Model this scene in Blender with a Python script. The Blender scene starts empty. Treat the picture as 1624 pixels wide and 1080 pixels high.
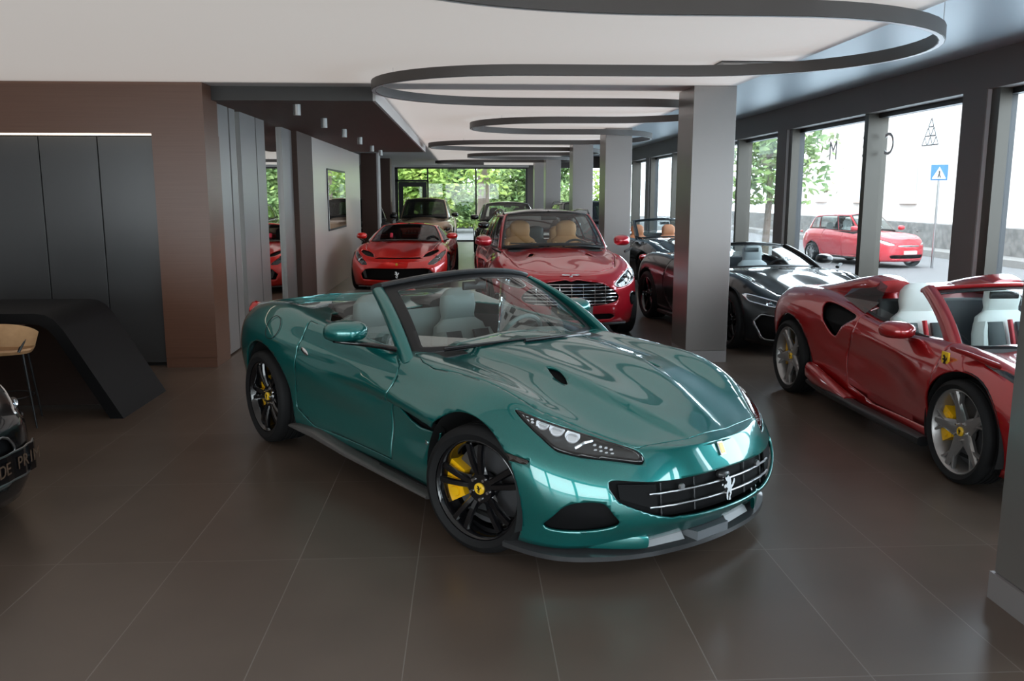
import bpy, bmesh, math, random
import numpy as np
from mathutils import Vector, Matrix
PI = math.pi
random.seed(7)
SC = bpy.context.scene
COL = SC.collection

# ------------------------------------------------------------------ materials
MATS = {}
def sock(b, *names):
    for n in names:
        if n in b.inputs: return b.inputs[n]
def mat(name, col, rough=.5, metal=0., coat=0., coat_rough=.03, spec=.5, emit=None, estr=0., alpha=1., trans=0., ior=1.45):
    if name in MATS: return MATS[name]
    m = bpy.data.materials.new(name); m.use_nodes = True
    b = m.node_tree.nodes['Principled BSDF']
    b.inputs['Base Color'].default_value = (*col, 1)
    b.inputs['Roughness'].default_value = rough
    b.inputs['Metallic'].default_value = metal
    b.inputs['Coat Weight'].default_value = coat
    b.inputs['Coat Roughness'].default_value = coat_rough
    b.inputs['Specular IOR Level'].default_value = spec
    b.inputs['IOR'].default_value = ior
    b.inputs['Transmission Weight'].default_value = trans
    b.inputs['Alpha'].default_value = alpha
    if emit:
        b.inputs['Emission Color'].default_value = (*emit, 1)
        b.inputs['Emission Strength'].default_value = estr
    MATS[name] = m
    return m
def flake_paint(name, col, col2, metal=.55, rough=.32):
    """metallic car paint: fine flakes vary the base tone under a clear coat"""
    m = mat(name, col, rough, metal, 1.0, .015)
    nt = m.node_tree; b = nt.nodes['Principled BSDF']; b.inputs['Coat IOR'].default_value = 1.75
    tc = nt.nodes.new('ShaderNodeTexCoord')
    no = nt.nodes.new('ShaderNodeTexNoise'); no.inputs['Scale'].default_value = 420; no.inputs['Detail'].default_value = 1
    mx = nt.nodes.new('ShaderNodeMix'); mx.data_type = 'RGBA'
    mx.inputs[6].default_value = (*col, 1); mx.inputs[7].default_value = (*col2, 1)
    nt.links.new(tc.outputs['Object'], no.inputs['Vector'])
    nt.links.new(no.outputs['Fac'], mx.inputs[0])
    nt.links.new(mx.outputs[2], b.inputs['Base Color'])
    return m
def thin_glass(name, tint=(.9, .95, .95), refl=1.0, alpha=.12):
    """single-sheet glass: clear transmission plus a Fresnel mirror, so light passes straight through"""
    if name in MATS: return MATS[name]
    m = bpy.data.materials.new(name); m.use_nodes = True
    nt = m.node_tree; nt.nodes.clear()
    out = nt.nodes.new('ShaderNodeOutputMaterial')
    tr = nt.nodes.new('ShaderNodeBsdfTransparent'); tr.inputs[0].default_value = (*tint, 1)
    gl = nt.nodes.new('ShaderNodeBsdfGlossy'); gl.inputs['Roughness'].default_value = .01
    fr = nt.nodes.new('ShaderNodeLayerWeight'); fr.inputs[0].default_value = .5
    pw = nt.nodes.new('ShaderNodeMath'); pw.operation = 'POWER'; pw.inputs[1].default_value = 4.5; nt.links.new(fr.outputs['Facing'], pw.inputs[0])
    mu = nt.nodes.new('ShaderNodeMath'); mu.operation = 'MULTIPLY_ADD'; mu.inputs[1].default_value = .9 * refl; mu.inputs[2].default_value = .03 + alpha * .25
    mu.use_clamp = True
    mx = nt.nodes.new('ShaderNodeMixShader')
    nt.links.new(pw.outputs[0], mu.inputs[0]); nt.links.new(mu.outputs[0], mx.inputs[0])
    nt.links.new(tr.outputs[0], mx.inputs[1]); nt.links.new(gl.outputs[0], mx.inputs[2])
    nt.links.new(mx.outputs[0], out.inputs[0])
    MATS[name] = m
    return m

# ------------------------------------------------------------------ objects
def tag(o, label=None, cat=None, group=None, kind=None):
    if label: o['label'] = label
    if cat: o['category'] = cat
    if group: o['group'] = group
    if kind: o['kind'] = kind
    return o
def empty(name, loc=(0, 0, 0), rz=0., label=None, cat=None, group=None):
    o = bpy.data.objects.new(name, None); COL.objects.link(o)
    o.location = loc; o.rotation_euler = (0, 0, rz); o.empty_display_size = .2
    return tag(o, label, cat, group)
def obj(name, verts, faces, m, parent=None, smooth=True, solid=0., bevel=0., off=-1.):
    me = bpy.data.meshes.new(name)
    me.from_pydata([tuple(map(float, v)) for v in verts], [], [tuple(map(int, f)) for f in faces])
    me.validate(clean_customdata=False)
    if smooth: me.polygons.foreach_set('use_smooth', [True] * len(me.polygons))
    for mm in (m if isinstance(m, (list, tuple)) else [m]): me.materials.append(mm)
    me.update()
    o = bpy.data.objects.new(name, me); COL.objects.link(o)
    if parent is not None: o.parent = parent
    if solid:
        s = o.modifiers.new('thickness', 'SOLIDIFY'); s.thickness = solid; s.offset = off; s.use_even_offset = False
    if bevel:
        b = o.modifiers.new('bevel', 'BEVEL'); b.width = bevel; b.segments = 2; b.limit_method = 'ANGLE'; b.angle_limit = .6
    return o

class MB:
    """collects simple shapes into one mesh"""
    def __init__(s): s.v = []; s.f = []; s.mi = []; s.cur = 0
    def add(s, v, f):
        n = len(s.v); s.v += [tuple(map(float, p)) for p in v]; s.f += [tuple(int(i) + n for i in q) for q in f]
        s.mi += [s.cur] * len(f); return s
    def box(s, x0, x1, y0, y1, z0, z1):
        v = [(x, y, z) for x in (x0, x1) for y in (y0, y1) for z in (z0, z1)]
        return s.add(v, [(0, 1, 3, 2), (4, 6, 7, 5), (0, 4, 5, 1), (2, 3, 7, 6), (0, 2, 6, 4), (1, 5, 7, 3)])
    def prism(s, poly, h0, h1, axis='z'):
        """poly of 2-D points extruded along an axis"""
        n = len(poly)
        def P(a, b, h): return {'z': (a, b, h), 'y': (a, h, b), 'x': (h, a, b)}[axis]
        v = [P(a, b, h0) for a, b in poly] + [P(a, b, h1) for a, b in poly]
        f = [tuple(range(n))[::-1], tuple(range(n, 2 * n))] + [(i, (i + 1) % n, n + (i + 1) % n, n + i) for i in range(n)]
        return s.add(v, f)
    def cyl(s, a, b, r0, r1=None, n=16, caps=True):
        a, b = Vector(a), Vector(b); r1 = r0 if r1 is None else r1
        d = (b - a).normalized(); u = d.orthogonal().normalized(); w = d.cross(u)
        v = []
        for c, r in ((a, r0), (b, r1)):
            v += [c + (u * math.cos(2 * PI * i / n) + w * math.sin(2 * PI * i / n)) * r for i in range(n)]
        f = [(i, (i + 1) % n, n + (i + 1) % n, n + i) for i in range(n)]
        if caps: f += [tuple(range(n))[::-1], tuple(range(n, 2 * n))]
        return s.add(v, f)
    def tube(s, pts, r, n=8, closed=False):
        pts = [Vector(p) for p in pts]; m = len(pts); v = []; up = None
        for i, p in enumerate(pts):
            a = pts[(i - 1) % m] if closed or i else p; b = pts[(i + 1) % m] if closed or i < m - 1 else p
            d = (b - a).normalized()
            if up is None: up = d.orthogonal().normalized()
            up = (up - d * up.dot(d)).normalized(); w = d.cross(up)
            rr = r[i] if isinstance(r, (list, tuple)) else r
            v += [p + (up * math.cos(2 * PI * k / n) + w * math.sin(2 * PI * k / n)) * rr for k in range(n)]
        f = []
        for i in range(m if closed else m - 1):
            j = (i + 1) % m
            f += [(i * n + k, i * n + (k + 1) % n, j * n + (k + 1) % n, j * n + k) for k in range(n)]
        if not closed: f += [tuple(range(n))[::-1], tuple(range((m - 1) * n, m * n))]
        return s.add(v, f)
    def lathe(s, prof, n=48, axis='y', c=(0, 0, 0), closed=False, arc=(0, 2 * PI)):
        """prof: (radius, height along the axis)"""
        full = abs(arc[1] - arc[0] - 2 * PI) < 1e-6; m = len(prof); v = []
        k = n if full else n + 1
        for i in range(k):
            t = arc[0] + (arc[1] - arc[0]) * i / n; cs, sn = math.cos(t), math.sin(t)
            for r, h in prof:
                v.append({'y': (c[0] + r * cs, c[1] + h, c[2] + r * sn), 'z': (c[0] + r * cs, c[1] + r * sn, c[2] + h), 'x': (c[0] + h, c[1] + r * cs, c[2] + r * sn)}[axis])
        f = []
        for i in range(n):
            j = (i + 1) % k
            for q in range(m if closed else m - 1):
                q2 = (q + 1) % m
                f.append((i * m + q, i * m + q2, j * m + q2, j * m + q))
        if closed and not full: f += [tuple(range(m)), tuple(range(n * m, n * m + m))[::-1]]
        return s.add(v, f)
    def loft(s, secs, n=24, caps=True):
        """secs: (centre, u vector, v vector, exponent) superellipse rings"""
        v = []; e0 = 2.
        for c, u, w, e in secs:
            c, u, w = Vector(c), Vector(u), Vector(w)
            for i in range(n):
                t = 2 * PI * i / n; cs, sn = math.cos(t), math.sin(t)
                a = math.copysign(abs(cs) ** (2 / e), cs); b = math.copysign(abs(sn) ** (2 / e), sn)
                v.append(c + u * a + w * b)
        f = []
        for j in range(len(secs) - 1):
            f += [(j * n + i, j * n + (i + 1) % n, (j + 1) * n + (i + 1) % n, (j + 1) * n + i) for i in range(n)]
        if caps: f += [tuple(range(n))[::-1], tuple(range((len(secs) - 1) * n, len(secs) * n))]
        return s.add(v, f)
    def build(s, name, m, parent=None, smooth=True, bevel=0., solid=0., sharp=.6):
        o = obj(name, s.v, s.f, m, parent, False, solid, bevel)
        me = o.data
        if len(me.polygons) == len(s.mi): me.polygons.foreach_set('material_index', s.mi)
        if smooth:
            bm = bmesh.new(); bm.from_mesh(me)
            bmesh.ops.recalc_face_normals(bm, faces=bm.faces)
            for f in bm.faces: f.smooth = True
            for e in bm.edges:
                e.smooth = not (len(e.link_faces) != 2 or e.calc_face_angle(0) > sharp)
            bm.to_mesh(me); bm.free()
        else:
            bm = bmesh.new(); bm.from_mesh(me); bmesh.ops.recalc_face_normals(bm, faces=bm.faces); bm.to_mesh(me); bm.free()
        return o

def letters(text, size, m, parent, M, name='lettering', ext=.002, align='CENTER'):
    """text turned into a mesh, M maps text plane -> parent space"""
    cu = bpy.data.curves.new('txt', 'FONT'); cu.body = text; cu.size = size; cu.extrude = ext; cu.align_x = align; cu.align_y = 'CENTER'
    t = bpy.data.objects.new('txt', cu); COL.objects.link(t)
    dg = bpy.context.evaluated_depsgraph_get(); dg.update()
    me = bpy.data.meshes.new_from_object(t.evaluated_get(dg))
    bpy.data.objects.remove(t); bpy.data.curves.remove(cu)
    me.transform(M); me.materials.clear(); me.materials.append(m)
    o = bpy.data.objects.new(name, me); COL.objects.link(o); o.parent = parent
    return o
def frame(o, x, y):
    """matrix with text x-axis, y-axis and origin"""
    x = Vector(x).normalized(); y = Vector(y); y = (y - x * y.dot(x)).normalized(); z = x.cross(y)
    M = Matrix.Identity(4)
    for i in range(3): M[i][0] = x[i]; M[i][1] = y[i]; M[i][2] = z[i]; M[i][3] = o[i]
    return M
def copy_tree(o, parent=None):
    c = o.copy(); COL.objects.link(c); c.parent = parent
    for ch in list(o.children): copy_tree(ch, c)
    return c

# ------------------------------------------------------------------ splines and surface grids
def hermite(ts, P, M, tq):
    i = np.clip(np.searchsorted(ts, tq, 'right') - 1, 0, len(ts) - 2)
    h = ts[i + 1] - ts[i]; u = (tq - ts[i]) / h
    sh = (-1,) + (1,) * (P.ndim - 1)
    h, u = h.reshape(sh), u.reshape(sh)
    return (2*u**3 - 3*u**2 + 1) * P[i] + (u**3 - 2*u**2 + u) * h * M[i] + (-2*u**3 + 3*u**2) * P[i+1] + (u**3 - u**2) * h * M[i+1]
def cr(ts, P, tq):
    ts = np.asarray(ts, float); P = np.asarray(P, float); sh = (-1,) + (1,) * (P.ndim - 1)
    d = (P[1:] - P[:-1]) / (ts[1:] - ts[:-1]).reshape(sh)
    h = (ts[1:] - ts[:-1]).reshape(sh)
    M = np.empty_like(P); M[0] = d[0]; M[-1] = d[-1]
    M[1:-1] = (d[:-1] * h[1:] + d[1:] * h[:-1]) / (h[1:] + h[:-1])
    return hermite(ts, P, M, np.asarray(tq, float))
def sst(a, b, x):
    t = np.clip((x - a) / (b - a), 0, 1); return t * t * (3 - 2 * t)
def sdf(poly, a, b):
    """signed distance to a polygon, negative inside"""
    a = np.asarray(a, float); b = np.asarray(b, float); d = np.full(a.shape, 1e9); s = np.ones(a.shape)
    n = len(poly)
    for i in range(n):
        ax, ay = poly[i]; bx, by = poly[i - 1]
        ex, ey = bx - ax, by - ay; wx, wy = a - ax, b - ay
        t = np.clip((wx * ex + wy * ey) / (ex * ex + ey * ey + 1e-12), 0, 1)
        d = np.minimum(d, (wx - ex * t) ** 2 + (wy - ey * t) ** 2)
        c1 = b >= ay; c2 = b < by; c3 = ex * wy > ey * wx
        s = np.where((c1 & c2 & c3) | (~c1 & ~c2 & ~c3), -s, s)
    return s * np.sqrt(d)
def smooth_poly(pts, n=6):
    """closed Catmull-Rom through the points"""
    P = np.asarray(pts, float); m = len(P)
    Q = np.vstack([P[-2:], P, P[:3]]); ts = np.arange(len(Q))
    return [tuple(p) for p in cr(ts, Q, 2 + np.arange(m * n) / n)]

class Grid:
    """half body surface: rows run from the centre line (v=0) over the top and down the side, columns run from the nose round to the tail"""
    def __init__(g, out, wall, centre, mids, nu=220, sub=(5, 5, 5, 6, 5, 5, 4, 3), crease=()):
        C = np.asarray(out, float); n = len(C)
        E = np.vstack([[C[1][0], -C[1][1]], C, [C[-2][0], -C[-2][1]]])
        t = np.r_[0, np.cumsum(np.linalg.norm(np.diff(E, axis=0), axis=1))]
        ts = t[1:-1] - t[1]; tE = t - t[1]
        tq = np.linspace(0, ts[-1], nu)
        O = cr(tE, E, tq); O1 = cr(tE, E, tq + 1e-3); O0 = cr(tE, E, tq - 1e-3)
        T = O1 - O0; T /= np.linalg.norm(T, axis=1)[:, None]
        N = np.c_[-T[:, 1], T[:, 0]]           # inward
        g.S = np.interp(tq, ts, np.arange(n)); g.tq = tq
        def I(vals):
            v = np.asarray(vals, float); v = np.r_[v[1], v, v[-2]]
            return cr(tE, v, tq)
        rows = []
        A = O + N * I(wall[0][0])[:, None]; Az = I(wall[0][1])
        A[0, 1] = 0; A[-1, 1] = 0
        cx = np.asarray([c[0] for c in centre], float); cz = np.asarray([c[1] for c in centre], float)
        cx = cr(ts, cx, tq); cz = cr(ts, cz, tq)
        cx[0], cz[0], cx[-1], cz[-1] = A[0, 0], Az[0], A[-1, 0], Az[-1]
        Cn = np.c_[cx, np.zeros(nu), cz]; Ap = np.c_[A, Az]
        rows.append(Cn)
        for f, dz in mids:
            r = Cn + (Ap - Cn) * f
            r[:, 2] += I(dz) * sst(0, .35, tq) * sst(0, .35, tq[-1] - tq)
            rows.append(r)
        rows.append(Ap)
        for ins, z in wall[1:]:
            r = O + N * I(ins)[:, None]; r[0, 1] = 0; r[-1, 1] = 0
            rows.append(np.c_[r, I(z)])
        R = np.array(rows); K = len(R)          # K, nu, 3
        d = np.sqrt(np.linalg.norm(np.diff(R, axis=0), axis=2)) + 1e-4
        d[:] = d.mean(axis=1)[:, None] * .5 + d * .5
        tv = np.vstack([np.zeros(nu), np.cumsum(d, axis=0)])
        h = np.diff(tv, axis=0)[..., None]; dd = np.diff(R, axis=0) / h
        M = np.empty_like(R); M[0] = dd[0]; M[-1] = dd[-1]
        M[0, :, 2] *= .0; M[1:-1] = (dd[:-1] * h[1:] + dd[1:] * h[:-1]) / (h[1:] + h[:-1])
        out_, V = [], []
        for k in range(K - 1):
            m0 = dd[k] if k in crease else M[k]; m1 = dd[k] if k + 1 in crease else M[k + 1]
            ns = sub[k] if k < len(sub) else 4
            for j in range(ns + (1 if k == K - 2 else 0)):
                u = j / ns
                out_.append((2*u**3-3*u**2+1)*R[k] + (u**3-2*u**2+u)*h[k]*m0 + (-2*u**3+3*u**2)*R[k+1] + (u**3-u**2)*h[k]*m1)
                V.append(k + u)
        P = np.array(out_)                       # nv, nu, 3
        g.nv, g.nu = P.shape[:2]
        P[:, 0, 1] = 0; P[:, -1, 1] = 0
        g.P = P; g.V = np.repeat(np.array(V)[:, None], nu, 1); g.Sg = np.repeat(g.S[None], g.nv, 0)
        g.names()
    def names(g):
        g.x, g.y, g.z = (g.P[..., i].ravel() for i in range(3)); g.v = g.V.ravel(); g.s = g.Sg.ravel()
        P = g.P; du = np.gradient(P, axis=1); dv = np.gradient(P, axis=0)
        N = np.cross(dv, du); l = np.linalg.norm(N, axis=2, keepdims=True); g.N = N / np.maximum(l, 1e-9)
        g.nx, g.ny, g.nz = (g.N[..., i].ravel() for i in range(3))
    def push(g, amount, direction=None):
        """move the surface along its normal (or along a direction) by an array of amounts"""
        a = np.asarray(amount).reshape(g.nv, g.nu, 1)
        g.P = g.P + a * (g.N if direction is None else np.asarray(direction, float))
        g.P[0, :, 1] = 0; g.P[:, 0, 1] = np.where(np.abs(g.P[:, 0, 1]) < .05, 0, g.P[:, 0, 1]); g.P[:, -1, 1] = np.where(np.abs(g.P[:, -1, 1]) < .05, 0, g.P[:, -1, 1])
        g.names()
    def patch(g, *gs, push=0.):
        """the piece of the surface where every g > 0, cut cleanly through the cells"""
        V = (g.P + g.N * push).reshape(-1, 3)
        idx = np.arange(g.nv * g.nu).reshape(g.nv, g.nu)
        F = np.stack([idx[:-1, :-1], idx[1:, :-1], idx[1:, 1:], idx[:-1, 1:]], -1).reshape(-1, 4)
        return clip(V, F, gs)

def clip(V, F, gs):
    V = [tuple(p) for p in V]; faces = [tuple(f) for f in F]
    gs = [list(map(float, q)) for q in gs]
    for gi in range(len(gs)):
        G = gs[gi]; new = []; cache = {}
        for f in faces:
            pos = [G[i] > 0 for i in f]
            if all(pos): new.append(f); continue
            if not any(pos): continue
            r = []; n = len(f)
            for k in range(n):
                a, b = f[k], f[(k + 1) % n]
                if G[a] > 0: r.append(a)
                if (G[a] > 0) != (G[b] > 0):
                    key = (a, b) if a < b else (b, a)
                    if key not in cache:
                        t = G[a] / (G[a] - G[b]); t = min(max(t, .0), 1.)
                        V.append(tuple(V[a][q] + (V[b][q] - V[a][q]) * t for q in range(3)))
                        for H in gs: H.append(H[a] + (H[b] - H[a]) * t)
                        G[-1] = 0.
                        cache[key] = len(V) - 1
                    r.append(cache[key])
            if len(r) >= 3: new.append(tuple(r))
        faces = new
    used = sorted({i for f in faces for i in f}); mp = {j: k for k, j in enumerate(used)}
    return [V[i] for i in used], [tuple(mp[i] for i in f) for f in faces]
def both(VF):
    """add the mirrored half"""
    V, F = VF; n = len(V)
    return V + [(x, -y, z) for x, y, z in V], F + [tuple(i + n for i in f)[::-1] for f in F]
def right(VF):
    V, F = VF; return [(x, -y, z) for x, y, z in V], [f[::-1] for f in F]
def panel(name, VF, m, parent, solid=.01, weld=True, inner=None):
    V, F = VF
    if not F: F = [(0, 1, 2)]; V = [(0, 0, 0), (0, 0, .001), (0, .001, 0)]
    o = obj(name, V, F, m, parent, True)
    if weld:
        bm = bmesh.new(); bm.from_mesh(o.data); bmesh.ops.remove_doubles(bm, verts=bm.verts, dist=2e-4)
        bmesh.ops.dissolve_degenerate(bm, edges=bm.edges, dist=1e-5)
        bm.to_mesh(o.data); bm.free()
    if solid:
        s = o.modifiers.new('thickness', 'SOLIDIFY'); s.thickness = solid; s.offset = -1; s.use_even_offset = False
        if inner is not None: o.data.materials.append(inner); s.material_offset = 1
    return o
def sheet(fn, ns, nt, s0=-1., s1=1., t0=0., t1=1.):
    """parametric sheet: vertices, quads and the (s, t) of every vertex"""
    s = np.linspace(s0, s1, ns); t = np.linspace(t0, t1, nt); Sg, Tg = np.meshgrid(s, t)
    P = np.stack(fn(Sg, Tg), -1).reshape(-1, 3)
    idx = np.arange(ns * nt).reshape(nt, ns)
    F = np.stack([idx[:-1, :-1], idx[:-1, 1:], idx[1:, 1:], idx[1:, :-1]], -1).reshape(-1, 4)
    return P, F, Sg.ravel(), Tg.ravel()
# ------------------------------------------------------------------ palette
M_rubber = mat('tyre rubber', (.007, .007, .0075), .7, spec=.3)
M_gloss_black = mat('gloss black', (.004, .004, .005), .12, 0, .6)
M_satin_black = mat('satin black', (.012, .012, .013), .42)
M_matt_black = mat('matt black', (.006, .006, .006), .8)
M_carbon = mat('dark carbon trim', (.035, .036, .038), .32, 0, .4)
M_chrome = mat('chrome', (.75, .75, .76), .12, 1.)
M_steel = mat('brushed steel', (.42, .42, .43), .32, 1.)
M_yellow = mat('yellow enamel', (.85, .46, .005), .35, 0, .5)
M_badge = mat('badge yellow', (.85, .52, .02), .3, 0, .5)
M_disc = mat('brake disc grey', (.10, .10, .105), .45, .6)
M_glass = thin_glass('car window glass', (.86, .93, .92), 1.0, .1)
M_dkglass = thin_glass('tinted car glass', (.22, .24, .25), 1.0, .15)
M_lens = thin_glass('lamp lens', (.93, .95, .96), 1.1, .2)
M_lampdark = mat('lamp housing', (.03, .032, .035), .25, .3)
M_lampchrome = mat('lamp reflector', (.85, .87, .9), .12, 1.)
M_lampwhite = mat('lit lamp strip', (.9, .93, 1.), .3, emit=(.9, .95, 1.), estr=3.)
M_red_lamp = mat('red tail lamp', (.45, .005, .005), .12, 0, 1.)
M_mesh = mat('black grille mesh', (.004, .004, .0045), .7, spec=.2)
M_inner = mat('dark headlining', (.010, .010, .010), .8)
M_midglass = thin_glass('shaded car glass', (.45, .48, .49), 1.0, .12)
M_silver = mat('silver enamel', (.78, .78, .80), .3, .4)

def horse(scale=1.):
    """small rearing-horse outline"""
    p = [(-.02, -.5), (-.10, -.42), (-.12, -.2), (-.05, -.02), (-.14, .05), (-.22, .02), (-.30, .12), (-.24, .18), (-.12, .14), (-.10, .26),
         (-.20, .34), (-.26, .46), (-.16, .44), (-.06, .52), (.0, .44), (.10, .36), (.14, .2), (.12, .08), (.2, .1), (.26, .26), (.33, .34), (.36, .2),
         (.28, .04), (.2, -.02), (.16, -.12), (.2, -.26), (.12, -.36), (.14, -.5), (.04, -.5), (.06, -.36), (.1, -.26), (.04, -.14), (-.02, -.22), (.0, -.38)]
    return [(a * scale, b * scale) for a, b in p]

# ------------------------------------------------------------------ wheels (axis y, outer face towards -y)
def spoke(mb, a0, r0, r1, w0, w1, y0, y1, d0, d1, twist=0., n=5, bow=0.):
    """one tapering wheel spoke"""
    secs = []
    for i in range(n):
        t = i / (n - 1); r = r0 + (r1 - r0) * t; a = a0 + twist * t
        w = w0 + (w1 - w0) * t; y = y0 + (y1 - y0) * t - bow * math.sin(PI * t); d = d0 + (d1 - d0) * t
        ra = Vector((math.cos(a), 0, math.sin(a))); ta = Vector((-math.sin(a), 0, math.cos(a)))
        c = ra * r
        secs.append([c + ta * w + Vector((0, y + .012, 0)), c + ta * w * .62 + Vector((0, y, 0)), c - ta * w * .62 + Vector((0, y, 0)), c - ta * w + Vector((0, y + .012, 0)),
                     c - ta * w * .8 + Vector((0, y + d, 0)), c + ta * w * .8 + Vector((0, y + d, 0))])
    v = [p for s in secs for p in s]; f = []
    for i in range(n - 1):
        for k in range(6): f.append((i * 6 + k, i * 6 + (k + 1) % 6, (i + 1) * 6 + (k + 1) % 6, (i + 1) * 6 + k))
    f += [tuple(range(6))[::-1], tuple(range((n - 1) * 6, n * 6))]
    mb.add(v, f)
def make_wheel(parent, R, rim, w, style, m_rim, detail=2, caliper=None, cap=None, at=(0, 0, 0), rz=0., cal_side=1., spin=0., steer=0.):
    """R tyre radius, rim radius, w width; the outer face sits at y = -w/2"""
    n = 64 if detail > 1 else 36
    h = w / 2; mb = MB()
    lip = -h + .018
    mb.lathe([(rim, lip), (rim - .012, lip - .004), (rim - .022, lip + .006), (rim - .034, lip + .05), (rim - .045, .0), (rim - .03, h - .02), (rim, h - .02)], n)
    if style == 'double':
        for k in range(5):
            a = spin + 2 * PI * k / 5
            for q in (-1, 1):
                spoke(mb, a + q * .16, .06, rim - .03, .017, .020, lip + .035, lip + .012, .035, .03, twist=q * -.02 + q * .03, bow=.012)
            spoke(mb, a, .05, .13, .05, .03, lip + .038, lip + .034, .03, .03)
    elif style == 'star':
        for k in range(5):
            a = spin + 2 * PI * k / 5
            spoke(mb, a, .05, rim - .015, .060, .018, lip + .030, lip + .006, .040, .03)
            for q in (-1, 1): spoke(mb, a + q * .07, rim * .50, rim - .015, .010, .009, lip + .022, lip + .008, .03, .025, twist=q * .20)
    elif style == 'many':
        for k in range(10):
            a = spin + 2 * PI * k / 10
            spoke(mb, a, .05, rim - .02, .017, .013, lip + .035, lip + .012, .03, .025, twist=.08 * (1 if k % 2 else -1))
    else:
        for k in range(5):
            spoke(mb, spin + 2 * PI * k / 5, .05, rim - .02, .035, .028, lip + .035, lip + .015, .03, .025)
    mb.lathe([(.0, lip + .03), (.075, lip + .03), (.085, lip + .045), (.085, lip + .08), (0, lip + .08)], 24)
    wh = mb.build('wheel', m_rim, parent)
    wh.location = at; wh.rotation_euler = (0, 0, rz + steer)
    t = MB(); c = min(.035, (R - rim) * .35)
    prof = [(rim - .006, -h + .012), (rim + (R - rim) * .4, -h - .004), (R - c, -h + .004), (R - c * .35, -h + .016), (R - .002, -h + .035)]
    g = w * .14
    if detail > 1:
        for q in (-1.6, -.5, .5, 1.6):
            prof += [(R, q * g - .008), (R - .008, q * g - .006), (R - .008, q * g + .006), (R, q * g + .008)]
    prof += [(R - .002, h - .035), (R - c, h - .004), (rim - .006, h - .012)]
    t.lathe(prof, n); ty = t.build('tyre', M_rubber, wh)
    if detail > 1 and style in ('double', 'star'):
        ty['label'] = 'black low-profile tyre'
    if detail:
        d = MB(); d.lathe([(.07, .01), (rim * .78, .01), (rim * .78, .035), (.07, .035)], n, closed=True); d.build('brake_disc', M_disc, wh)
    if caliper:
        c_ = MB(); a0 = PI if cal_side > 0 else 0
        c_.lathe([(rim * .50, -.045), (rim * .88, -.045), (rim * .90, -.03), (rim * .90, .05), (rim * .50, .05)], 14, closed=True, arc=(a0 - .52, a0 + .52))
        for q in (-.3, .0, .3):
            rr = rim * .69; p = Vector((math.cos(a0 + q) * rr, -.045, math.sin(a0 + q) * rr)); c_.cyl(p, p + Vector((0, -.012, 0)), .03, .026, 14)
        c_.build('brake_caliper', caliper, wh)
    if cap:
        k = MB(); k.lathe([(0, lip + .018), (.026, lip + .018), (.031, lip + .023), (.031, lip + .034), (0, lip + .034)], 28); cp = k.build('center_cap', cap, wh)
        if detail > 1:
            hb = MB(); hb.prism(horse(.04), lip + .0165, lip + .02, 'y'); hb.build('cap_emblem', M_gloss_black, wh)
            for q in range(5):
                a = spin + 2 * PI * (q + .5) / 5; p = Vector((math.cos(a) * .056, lip + .032, math.sin(a) * .056))
                b = MB(); b.cyl(p, p + Vector((0, -.016, 0)), .0105, .008, 10); b.build('lug_bolt', M_chrome, wh)
    return wh
def four_wheels(parent, xf, xr, tf, tr, Rf, Rr, rim_f, rim_r, wf, wr, style, m_rim, detail=2, caliper=None, cap=None, spin=.3, steer=0.):
    """right-hand wheels face -y, left-hand wheels face +y"""
    for x, tk, R, rim, w, st, cs in ((xf, tf, Rf, rim_f, wf, steer, 1), (xr, tr, Rr, rim_r, wr, 0, 1)):
        for sd in (-1, 1):
            make_wheel(parent, R, rim, w, style, m_rim, detail, caliper, cap, (x, sd * tk / 2, R), 0 if sd < 0 else PI, cal_side=cs * (1 if sd < 0 else -1), spin=spin + (.25 if x < 0 else 0), steer=st)

def make_seat(parent, x, y, z, m, m2=None, stripe=None, scale=1., detail=2, name='seat'):
    """sports seat facing +x: cushion, backrest with bolsters and headrest"""
    b = MB(); s = scale
    def L(px, pz, hw, th, e=3.): b_secs.append(((x + px * s, y, z + pz * s), (0, hw * s, 0), (th * s * .95, 0, th * s * .25), e))
    b_secs = []
    for px, pz, hw, th in ((-.12, .02, .20, .07), (-.16, .14, .235, .085), (-.21, .30, .25, .085), (-.26, .46, .245, .075), (-.29, .56, .215, .06), (-.305, .605, .15, .042), (-.30, .635, .14, .055), (-.30, .70, .15, .068), (-.305, .78, .14, .062), (-.315, .82, .10, .04), (-.32, .835, .06, .02)):
        L(px, pz, hw, th)
    b.loft(b_secs, 24)
    for q in (-1, 1):
        b.loft([((x + px * s, y + q * hw * s, z + pz * s), (0, .045 * s, 0), (.075 * s, 0, .02), 2.4) for px, pz, hw in ((-.06, .02, .225), (-.10, .14, .245), (-.15, .30, .25), (-.21, .44, .225), (-.25, .52, .19))], 14)
    st = b.build(name, m, parent)
    c = MB()
    c.loft([((x + px * s, y, z + pz * s), (0, hw * s, 0), (0, 0, th * s), 3.2) for px, pz, hw, th in ((-.18, -.02, .2, .05), (-.05, -.03, .235, .08), (.18, -.01, .245, .085), (.34, .02, .235, .075), (.42, .02, .2, .04))], 22)
    c.build('seat_cushion', m, st)
    if m2:
        k = MB()
        for q in (-1, 1):
            k.loft([((x + px * s, y + q * .125 * s, z + pz * s), (0, .072 * s, 0), (.02 * s, 0, .006), 3.) for px, pz in ((-.015, .06), (-.055, .18), (-.10, .32), (-.145, .44), (-.185, .53))], 12)
        k.build('seat_insert', m2, st)
    if stripe:
        k = MB(); k.loft([((x + px * s, y, z + pz * s), (0, .016 * s, 0), (.018 * s, 0, .005), 3.) for px, pz in ((-.005, .06), (-.045, .18), (-.09, .32), (-.132, .44), (-.175, .55))], 10)
        k.build('seat_stripe', stripe, st)
    return st
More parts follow.
